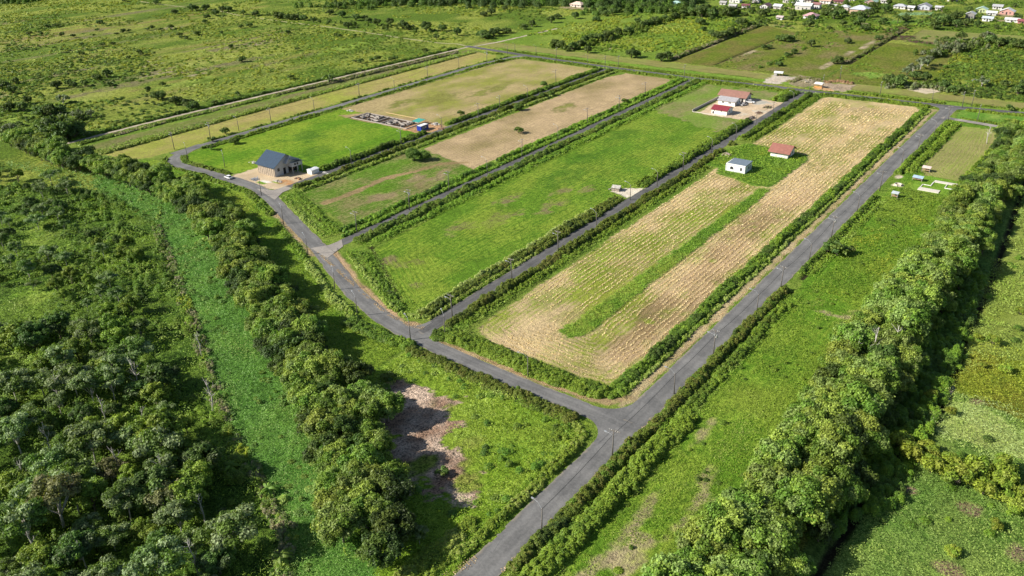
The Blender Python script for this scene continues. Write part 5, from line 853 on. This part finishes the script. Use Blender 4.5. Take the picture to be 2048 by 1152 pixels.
# two houses inside the straw field
house('house', -130.6, 378.2, -122.3, 387.2, 2.9, 5.2, 0, (.29, .125, .095), (.78, .74, .68), 'single-storey house with brick-red gable roof inside the straw field', over=1.1, wins=[('S', -1.3, 1.7, .9, 1.0)], doors=[('E', -1.5, .1, 1.2, 2.2), ('E', 1.8, 1, .8, 1.0)])
t = empty('block_house', (-134.8, 350.9, 0)); tag(t, 'flat-topped white block house with sloping grey roof beside the field road', 'house'); W2 = M('white_block', (.66, .67, .67), var=.08)
MB().box(-4.4, -3.8, 0, 4.4, 3.8, 3.35).build('wall', W2, t)
m = MB(); m.box(-4.55, -4.05, 3.36, 4.55, -3.75, 3.75); m.box(-4.55, -3.748, 3.36, -4.25, 3.95, 3.75); m.build('parapet', WHITE, t)
MB().prism([(-4.1, -3.72, 3.37), (-4.1, 4.1, 3.62), (-4.1, 4.1, 4.05), (-4.1, -3.72, 3.8)], (8.75, 0, 0)).build('roof', sheetroof('grey_roof_sheet', (.16, .2, .24), .45, 4, 0), t)
MB().box(-4.75, -3.9, 0, -4.45, -3.6, 3.3).build('column', W2, t)
m = MB().poly([(-1.9+.75*math.cos(a), -3.84, 1.75+.75*math.sin(a)) for a in np.linspace(0, math.pi, 10)]+[(-2.65, -3.84, 1.25), (-1.0, -3.84, 1.25)]); m.build('arched_opening', DARK, t)
MB().box(2.1, -3.85, 1.2, 2.9, -3.8, 2.5).build('window', DARK, t); MB().box(4.38, -.3, 1.4, 4.44, .5, 2.5).build('window', DARK, t); MB().box(4.38, 1.6, 1.0, 4.44, 2.3, 2.6).build('window', DARK, t)
# stacks of blocks / timber piles
def pile(name, px, py, w_, d_, h_, cols, label, cat, n=14, up_=0):
    x, y = at(px, py); t = empty(name, (x, y, 0)); tag(t, label, cat); rr = random.Random(int(px*7+py))
    for c in range(len(cols)):
        m = MB()
        for i in range(n):
            u, v = rr.uniform(-w_/2, w_/2), rr.uniform(-d_/2, d_/2); k = max(.1, h_*(1-(2*u/w_)**2*.7)*rr.uniform(.5, 1)); s = rr.uniform(.25, .5); a = rr.uniform(0, 3.14)
            ca, sa = math.cos(a)*s, math.sin(a)*s*.6; cb_, sb = -math.sin(a)*s*.5, math.cos(a)*s*.6
            m.prism([(u+ca+cb_, v+sa+sb, 0), (u+ca-cb_, v+sa-sb, 0), (u-ca-cb_, v-sa-sb, 0), (u-ca+cb_, v-sa+sb, 0)][::-1], (0.05, 0.03, k))
        m.build(['debris', 'rubble'][c % 2], M('pile_%.2f_%.2f_%.2f' % cols[c], cols[c], var=.25), t)
    return t
pile('rubble_pile', 1452, 311, 4, 3, 1.3, [(.5, .4, .36), (.3, .22, .2)], 'pinkish rubble heap behind the white block house', 'rubble')
pile('rubble_pile', 1231, 379, 5, 3.5, 1.0, [(.6, .57, .5), (.25, .22, .2)], 'heap of white debris beside the gravel driveway', 'rubble')
pile('block_pile', 700, 222, 4, 2, .8, [(.68, .65, .6), (.5, .47, .43)], 'small pale heap of blocks beside the pale outer road', 'blocks')
pile('debris_pile', 1535, 215, 4, 5, 1.1, [(.13, .1, .08), (.2, .2, .1)], 'dark brush heap near the compound gate', 'debris')
pile('debris_pile', 1518, 226, 3, 3, .9, [(.14, .09, .08), (.3, .2, .12)], 'small dark heap in the middle of the compound drive', 'debris')
pile('debris_pile', 1503, 237, 3, 5, 1.3, [(.2, .18, .16), (.13, .1, .09)], 'tangle of dark timber beside the road at the compound corner', 'debris')
pile('rubble_pile', 1590, 337-177, 4, 6, 1.0, [(.5, .44, .36), (.2, .17, .12)], 'long rubbish heap beyond the far cross road', 'debris', 22)
pile('rubble_pile', 1615, 163, 8, 8, 1.2, [(.42, .36, .26), (.28, .26, .15)], 'wide heap of cleared brush beyond the far cross road', 'debris', 40)
pile('rubble_pile', 596, 358, 3, 1.6, .9, [(.25, .17, .13), (.5, .3, .16)], 'orange earth and scrap heap in front of the blue-roofed house', 'rubble')
pile('rubble_pile', 556, 363, 5, 2, .5, [(.6, .55, .48), (.4, .33, .27)], 'scattered light rubble near the lane mouth by the blue-roofed house', 'rubble', 18)
pile('rubble_pile', 505, 325, 3.5, 2, .6, [(.75, .74, .7), (.5, .48, .42)], 'white scrap left of the blue-roofed house', 'rubble', 8)
pile('gravel_pile', 509, 359, 4, 2.5, .6, [(.32, .34, .36), (.3, .31, .33)], 'grey gravel heap in front of the hoarding', 'gravel', 26)
pile('rubble_pile', 648, 346, 6, 1.5, .5, [(.7, .68, .65), (.5, .48, .45)], 'pale blocks scattered along the lane beyond the white shed', 'blocks', 12)
pile('block_pile', 871, 249, 4, 3, 1.0, [(.7, .68, .64), (.5, .48, .45)], 'stacked pale blocks right of the blue container', 'blocks', 16)
pile('earth_pile', 882, 258, 4, 3, .9, [(.42, .26, .17), (.36, .24, .16)], 'reddish earth heap beside the lane near the blue container', 'earth', 20)
x, y = at(1232, 381); t = empty('small_shed', (x, y, 0), .3); tag(t, 'tiny ramshackle shed with patched pale roof beside the gravel entrance', 'shed'); MB().box(-1.6, -1.3, 0, 1.6, 1.3, 1.5).build('wall', M('rusty_board', (.4, .34, .28), var=.35), t); MB().prism([(-1.9, -1.6, 1.55), (1.9, -1.6, 1.5), (1.9, 1.6, 1.85), (-1.9, 1.6, 1.9)], (0, 0, .08)).build('roof', M('patched_sheet', (.62, .58, .52), var=.35), t)
# foundation works
t = empty('building_foundation', (-331, 325, 0)); tag(t, 'long unfinished foundation of grey block walls over dark soil', 'foundation'); BLK = M('foundation_block', (.40, .36, .32), var=.2, scale=3)
for (x0, y0, x1, y1) in ((-21, -6.35, 21.5, -6.0), (-20.5, 5.6, 19, 5.9), (-20.5, -5.95, -20, 5.55), (21, -5.95, 21.5, 5.5), (-3.2, -5.9, -2.7, 5.5), (1.2, -5.9, 1.6, 5.5)): MB().box(x0, y0, -.1, x1, y1, .4).build('foundation_wall', BLK, t)
rr = random.Random(5)
for i in range(64):
    u = rr.choice([-18, -14, -10, -6.5, 4, 8, 12, 16])+rr.uniform(-.8, .8); v = rr.uniform(-5.2, 3.2)
    if rr.random() < .55: MB().box(u, v, -.1, u+.35, v+rr.uniform(1.5, 3.5), rr.uniform(.4, .85)).build('inner_wall', BLK, t)
    else: MB().box(u, v, -.1, u+rr.uniform(1.8, 3.6), v+.35, rr.uniform(.4, .85)).build('inner_wall', BLK, t)
o = MB().box(-343, 337.2, .05, -313, 337.35, .35).build('string_fence', M('orange_board', (.6, .42, .22))); tag(o, 'thin tan board line behind the foundation', 'board')
t = empty('shipping_container', (-301.2, 322.6, 0), math.radians(2)); tag(t, 'blue shipping container with white roof beside the foundation', 'container'); BLU = sheetroof('blue_steel', (.012, .035, .30), .4, 8, 1)
MB().box(-1.5, -3.1, .1, 1.5, 3.1, 2.7).build('body', BLU, t); MB().box(-1.46, -3.06, 2.705, 1.46, 3.06, 2.78).build('roof', WHITE, t)
MB().box(1.502, -2.0, .9, 1.53, 1.4, 2.3).build('side_panel', DARK, t)
m = MB()
for (y0, z0, y1, z1) in ((-1.8, 1.1, -1.6, 2.1), (-1.6, 1.95, -1.1, 2.1), (-1.6, 1.5, -1.2, 1.65), (-.9, 1.1, -.7, 2.1), (-.7, 1.1, -.3, 1.25), (-.1, 1.1, .1, 2.1), (.1, 1.95, .5, 2.1), (.5, 1.1, .65, 1.94), (.1, 1.1, .5, 1.25), (.85, 1.1, 1.05, 2.1)): m.box(1.532, y0, z0, 1.55, y1, z1)
m.build('white_marking', WHITE, t)
t = empty('lean_to', (-310.5, 329.5, 0)); tag(t, 'low lean-to with teal sheet roof behind the blue container', 'shed'); MB().prism([(-2.6, -2.6, 1.9), (2.6, -2.6, 1.9), (2.6, 2.9, 2.3), (-2.6, 2.9, 2.3)], (0, 0, .08)).build('roof', sheetroof('teal_sheet', (.05, .33, .27), .45, 4, 0), t)
for q in ((-2.4, -2.4), (2.4, -2.4), (2.4, 2.7), (-2.4, 2.7)): MB().box(q[0]-.06, q[1]-.06, 0, q[0]+.06, q[1]+.06, 1.9).build('post', WOOD, t)
# sheds right of the wide road
def shelter(name, px, py, w_, d_, h_, col, label, tilt=.35, extra=False):
    x, y = at(px, py); t = empty(name, (x, y, 0)); tag(t, label, 'shelter'); MB().prism([(-w_/2, -d_/2, h_), (w_/2, -d_/2, h_-.1), (w_/2, d_/2, h_+tilt-.1), (-w_/2, d_/2, h_+tilt)], (0, 0, .09)).build('roof', sheetroof('shelter_sheet', col, .4, 4, 0), t)
    for sx in (-1, 1):
        for sy in (-1, 1): MB().box(sx*(w_/2-.25)-.06, sy*(d_/2-.25)-.06, 0, sx*(w_/2-.25)+.06, sy*(d_/2-.25)+.06, h_-.05+(tilt if sy > 0 else 0)*.8).build('post', M('grey_timber', (.4, .38, .35)), t)
    MB().box(-w_/2+.32, -d_/2+.2, .8, w_/2-.32, d_/2-.2, .9).build('shelf', WOOD, t)
    return t
shelter('roadside_shelter', 1852, 343, 3.6, 2.6, 1.9, (.75, .6, .54), 'open shelter with a pinkish sheet roof, farthest of the three huts by the wide road')
shelter('roadside_shelter', 1835, 361, 4.2, 2.6, 1.5, (.42, .55, .66), 'open shelter with a pale blue sheet roof, middle hut by the wide road')
shelter('roadside_shelter', 1789, 395, 2.8, 2.4, 2.0, (.5, .56, .58), 'small raised hut with a pale grey roof, nearest to the wide road')
x, y = at(1796, 371); t = empty('concrete_tank', (x, y, 0)); tag(t, 'half-open round concrete ring lying in grass beside the wide road', 'concrete ring')
m = MB()
for i in range(20):
    a0, a1 = 2*math.pi*i/24-.6, 2*math.pi*(i+1)/24-.6
    m.prism([(1.3*math.cos(a0), 1.3*math.sin(a0), 0), (1.5*math.cos(a0), 1.5*math.sin(a0), 0), (1.5*math.cos(a1), 1.5*math.sin(a1), 0), (1.3*math.cos(a1), 1.3*math.sin(a1), 0)], (0, 0, .8))
m.build('ring', M('pale_concrete', (.62, .56, .47)), t); MB().tube([(0, 0, .0), (0, 0, .1)], 1.25, 20).build('floor', CONC, t)
SLABM = M('slab_concrete', (.62, .58, .5), var=.12)
for (a, b, c, d, lb) in ((-59.1, 380.9, -50, 383.2, 'farther'), (-62.6, 367.4, -54.4, 370.9, 'nearer')):
    o = MB().box(a, b, 0, c, d, .32).build('concrete_slab', SLABM); tag(o, '%s of two long pale concrete slabs in the grass' % lb, 'slab', 'pale concrete slabs in the grass')
o = MB(); 
for a, b in (((-62.2, 371.9), (-62.3, 375.3)), ((-62.3, 375.4), (-59.1, 375.4)), ((-59.0, 375.3), (-59.2, 380.8)), ((-53.7, 380.8), (-53.6, 375.6)), ((-53.6, 375.5), (-50.5, 375.3))):
    o.box(min(a[0], b[0])-.09, min(a[1], b[1])-.09, 0, max(a[0], b[0])+.09, max(a[1], b[1])+.09, .25)
o = o.build('foundation_line', M('white_block_line', (.75, .73, .68))); tag(o, 'thin white foundation outline between the two concrete slabs', 'foundation')
# north plot shed, stall
x, y = at(1557, 151); t = empty('open_shed', (x, y, 0), .2); t.scale = (.8, .8, .8); tag(t, 'small shed with pale curved roof on the white sandy plot', 'shed'); MB().prism([(-3.6, -3, 2.4), (-3.6, 0, 3.4), (-3.6, 3, 2.6), (-3.6, 3, 2.7), (-3.6, 0, 3.5), (-3.6, -3, 2.5)], (7.2, 0, 0)).build('roof', M('pale_sheet', (.7, .72, .74)), t)
MB().box(-3.3, -2.7, 0, -1.2, 2.6, 2.3).build('wall', CONC, t)
for q in ((3.2, -2.7), (3.2, 2.5), (1, -2.7)): MB().box(q[0]-.08, q[1]-.08, 0, q[0]+.08, q[1]+.08, 2.4).build('post', WOOD, t)
x, y = at(1637, 175); t = empty('roadside_stall', (x, y, 0)); tag(t, 'orange timber stall with a white roof beside the far cross road', 'stall'); MB().prism([(-2.6, -1.8, 2.3), (2.6, -1.8, 2.3), (2.6, 1.8, 2.8), (-2.6, 1.8, 2.8)], (0, 0, .1)).build('roof', WHITE, t)
OR = M('orange_timber', (.62, .3, .1)); MB().box(-2.2, -1.45, .1, 2.2, -1.35, 1.0).build('counter', OR, t)
for sx in (-2.3, 0, 2.3):
    for sy in (-1.5, 1.5): MB().box(sx-.07, sy-.07, 0, sx+.07, sy+.07, 2.3 if sy < 0 else 2.7).build('post', OR, t)
# cars
def make_car(name, col, pickup=False):
    t = empty(name, (0, 0, 0)); cm = plain('car_paint', col, .25, .04, 1, spec=.6); L_ = 4.4
    MB().prism([(-L_/2, -.85, .35), (L_/2, -.85, .35), (L_/2, -.85, .72), (L_/2-.9, -.85, .92), (-L_/2+.1, -.85, .95), (-L_/2, -.85, .8)], (0, 1.7, 0)).build('body', cm, t)
    c0, c1 = (-1.6, .9) if not pickup else (-.5, 1.1)
    MB().prism([(c0-.25, -.72, .955), (c1+.35, -.72, .935), (c1-.3, -.72, 1.45), (c0+.3, -.72, 1.45)], (0, 1.44, 0)).build('window', GLASS, t); MB().box(c0+.32, -.7, 1.452, c1-.32, .7, 1.5).build('roof', cm, t)
    for sx in (-1.35, 1.35):
        for sy in (-.86, .72): w_ = MB().tube([(sx, sy, .33), (sx, sy+.14, .33)], .33, 12).build('wheel', TYRE, t)
    for sy in (-.6, .45): MB().box(L_/2-.02, sy, .55, L_/2+.03, sy+.25, .7).build('headlight', METAL, t)
    return t
c = make_car('parked_car', (.8, .8, .8)); x, y = at(457, 357); c.location = (x, y, .06); c.rotation_euler = (0, 0, math.radians(176)); tag(c, 'white car parked on the road edge left of the blue-roofed house', 'car')
c2 = copy_tree(c); x, y = at(1487, 211); c2.location = (x, y, 0); c2.rotation_euler = (0, 0, math.radians(70)); tag(c2, 'white car parked nearest the grey-roofed house in the compound', 'car')
c3 = copy_tree(c); x, y = at(1500, 206); c3.location = (x, y, 0); c3.scale = (1.15, 1.1, 1.2); c3.rotation_euler = (0, 0, math.radians(15)); tag(c3, 'larger white vehicle parked in front of the orange-roofed house', 'car')
# village
V = [(1471, 5, 13, 8, 1, (.35, .48, .6), (.7, .68, .64), 'blue sheet roof, leftmost of the village'), (1447, 9, 7, 6, 0, (.4, .38, .36), (.6, .58, .55), 'low grey hut left of the blue roof'), (1531, 16, 9, 12, 1, (.16, .06, .06), (.72, .7, .68), 'dark maroon gable roof over a white gable wall'), (1556, 17, 8, 7, 0, (.72, .73, .74), (.6, .56, .52), 'small white roof right of the maroon gable'), (1492, 16, 8, 6, 0, (.2, .06, .06), (.7, .66, .62), 'small dark red roof left of the maroon gable'),
 (1596, 10, 10, 10, 0, (.66, .68, .68), (.6, .6, .58), 'white sheet roof behind the long pale roof'), (1608, 19, 17, 10, 0, (.68, .68, .66), (.6, .57, .52), 'long pale roof left of the white two-storey house'), (1633, 17, 8, 7, 0, (.3, .12, .11), (.8, .79, .77), 'white walls under a maroon roof, tall and narrow'), (1614, 4, 12, 9, 0, (.2, .05, .06), (.6, .55, .5), 'deep red roof at the top edge left'), (1652, 6, 12, 9, 0, (.6, .35, .26), (.78, .76, .72), 'salmon roof over white walls'), (1680, 7, 12, 9, 0, (.2, .05, .06), (.5, .3, .24), 'deep maroon roof at the top edge right'),
 (1622, 36, 13, 11, 0, (.62, .3, .32), (.78, .76, .72), 'pink hipped roof standing alone in front of the village'), (1689, 22, 9, 8, 0, (.5, .53, .55), (.7, .6, .5), 'small grey hipped roof left of the big peach house'), (1720, 26, 18, 15, 0, (.46, .5, .56), (.66, .42, .26), 'big grey-blue hipped roof over peach walls'), (1742, 8, 12, 10, 1, (.38, .6, .42), (.5, .3, .26), 'light green roof with white ridge'),
 (1800, 17, 12, 8, 0, (.42, .44, .48), (.74, .7, .66), 'grey roof and white porch above the vegetable beds'), (1848, 18, 13, 11, 1, (.38, .36, .4), (.5, .55, .66), 'grey gable roof with bluish front'), (1963, 24, 10, 9, 1, (.45, .68, .52), (.5, .62, .25), 'mint roof over lime green walls'), (2014, 28, 13, 10, 1, (.68, .65, .63), (.66, .3, .24), 'pale roof over coral walls'), (1940, 37, 8, 8, 1, (.5, .51, .5), (.3, .28, .26), 'weathered grey roof beside the tall trees'), (1975, 42, 9, 6, 0, (.45, .52, .6), (.82, .82, .82), 'blue-grey roof over plain white wall'), (1983, 30, 9, 6, 0, (.66, .67, .68), (.6, .6, .6), 'flat pale roof behind the white shed'), (2024, 44, 12, 6, 0, (.6, .58, .58), (.7, .7, .7), 'long low pale shed at the right edge'), (2046, 47, 9, 6, 0, (.3, .07, .07), (.5, .15, .14), 'dark red shed cut by the right edge'), (1156, 13, 15, 11, 0, (.72, .5, .38), (.7, .6, .5), 'peach roof alone among trees at the top'), (1353, 12, 15, 12, 0, (.32, .55, .46), (.6, .62, .55), 'teal green roof standing apart left of the village'), (1466, 16, 8, 6, 0, (.45, .44, .42), (.6, .58, .54), 'grey roof in front of the blue one'), (1512, 5, 9, 7, 0, (.6, .58, .55), (.55, .5, .45), 'pale roof behind the maroon gables'), (1575, 5, 9, 7, 1, (.62, .6, .58), (.6, .56, .5), 'off-white roof among palms'), (1640, -2, 10, 8, 0, (.3, .28, .27), (.6, .6, .58), 'dark grey roof at the very top edge'), (1665, 17, 8, 6, 0, (.5, .5, .5), (.66, .62, .56), 'pale roof between trees behind the pink one'), (1702, 3, 9, 7, 0, (.55, .56, .58), (.6, .56, .5), 'light roof behind the big peach house'), (1770, 6, 8, 7, 0, (.5, .45, .42), (.68, .66, .62), 'small brownish roof right of the green one'), (1822, 20, 6, 5, 0, (.72, .72, .72), (.7, .68, .64), 'little white outbuilding above the beds'), (1878, 20, 7, 5, 0, (.5, .5, .52), (.6, .58, .56), 'low grey outbuilding right of the gabled one'), (1995, 18, 9, 7, 0, (.4, .4, .42), (.66, .64, .6), 'grey roof between mint and coral houses'), (1905, 2, 10, 8, 0, (.66, .64, .6), (.6, .58, .55), 'pale roof at the top edge above the far trees'), (1560, 39, 6, 5, 0, (.55, .42, .4), (.7, .68, .66), 'tumbledown pinkish hut in the grass')]
for (px, py, wx_, wy_, ax, rc, wc, lb) in V:
    x, y = at(px, py); e = 2.7; wx_ *= .85; wy_ *= .85; rc = tuple(.75*c+.25*sum(rc)/3 for c in rc); wc = tuple((.7*c+.3*sum(wc)/3)*.85 for c in wc); hip = 'hipped' in lb or 'porch' in lb or 'teal' in lb or 'peach roof' in lb
    if 'hut' in lb or 'shed' in lb: e = 2.3
    if 'tall' in lb or 'two-storey' in lb or 'big' in lb: e = 4.2
    house('village_house', x-wx_/2, y-wy_/2, x+wx_/2, y+wy_/2, e, e+min(wx_ if ax else wy_, 12)*.22, ax, rc, wc, 'village house, '+lb, 'house', .7, [('S', -wx_*.28, 1.1, 1.2, 1.1), ('S', wx_*.25, 1.1, 1.2, 1.1), ('E', wy_*.1, 1.1, 1.2, 1.1)], [('S', 0, .1, 1.1, 2.1)], hip, 'village houses at the top')
# vegetable beds
b0 = None
for i in range(11):
    x, y = at(1800+i*6.2, 29-i*.1); x2, y2 = at(1808+i*6.2, 25.5-i*.1)
    n = 30; t_ = np.linspace(0, 1, n); o = leafobj('vegetable_bed', [clumps(x+(0)*t_, y-6+14*t_, np.full(n, .8), np.full(n, .5), np.full(n, .45), np.tile((.2, .3, .16), (n, 1)))]); tag(o, 'pale green vegetable bed, %s from the left in front of the village' % ordinal(i+1), 'vegetable bed', 'vegetable beds in front of the village')
# water glint in the far right ditch and creek
WAT = plain('muddy_water', (.16, .14, .12), .08, .1, .5, spec=.6)
o = fastmesh('water', [(*at(1932, 174), .05), (*at(1942, 168), .05), (*at(1972, 152), .05), (*at(1966, 150), .05), (*at(1944, 160), .05), (*at(1930, 170), .05)], [[0, 1, 2, 3], [0, 3, 4, 5]], WAT); tag(o, 'pale open water in the ditch at the upper right', 'water', kind='structure')
o = MB().poly([(x, y, -.55) for x, y in Z(1700, 560, 3.388, [(655, 800), (665, 735), (705, 680), (730, 700), (700, 745), (680, 800)])]).build('water', WAT); tag(o, 'muddy creek showing between the shaded bushes', 'water', kind='structure')
o = fastmesh('water', [(-73.6, 85, -.62), (-72.4, 85, -.62), (-72.4, 165, -.62), (-73.6, 165, -.62)], [[0, 1, 2, 3]], plain('ditch_water', (.05, .04, .025), .1, .1, .5, spec=.5)); tag(o, 'dark still water in the ditch right of the wide road', 'water', kind='structure')
print('plants', CNT,  'objects', len(bpy.data.objects))
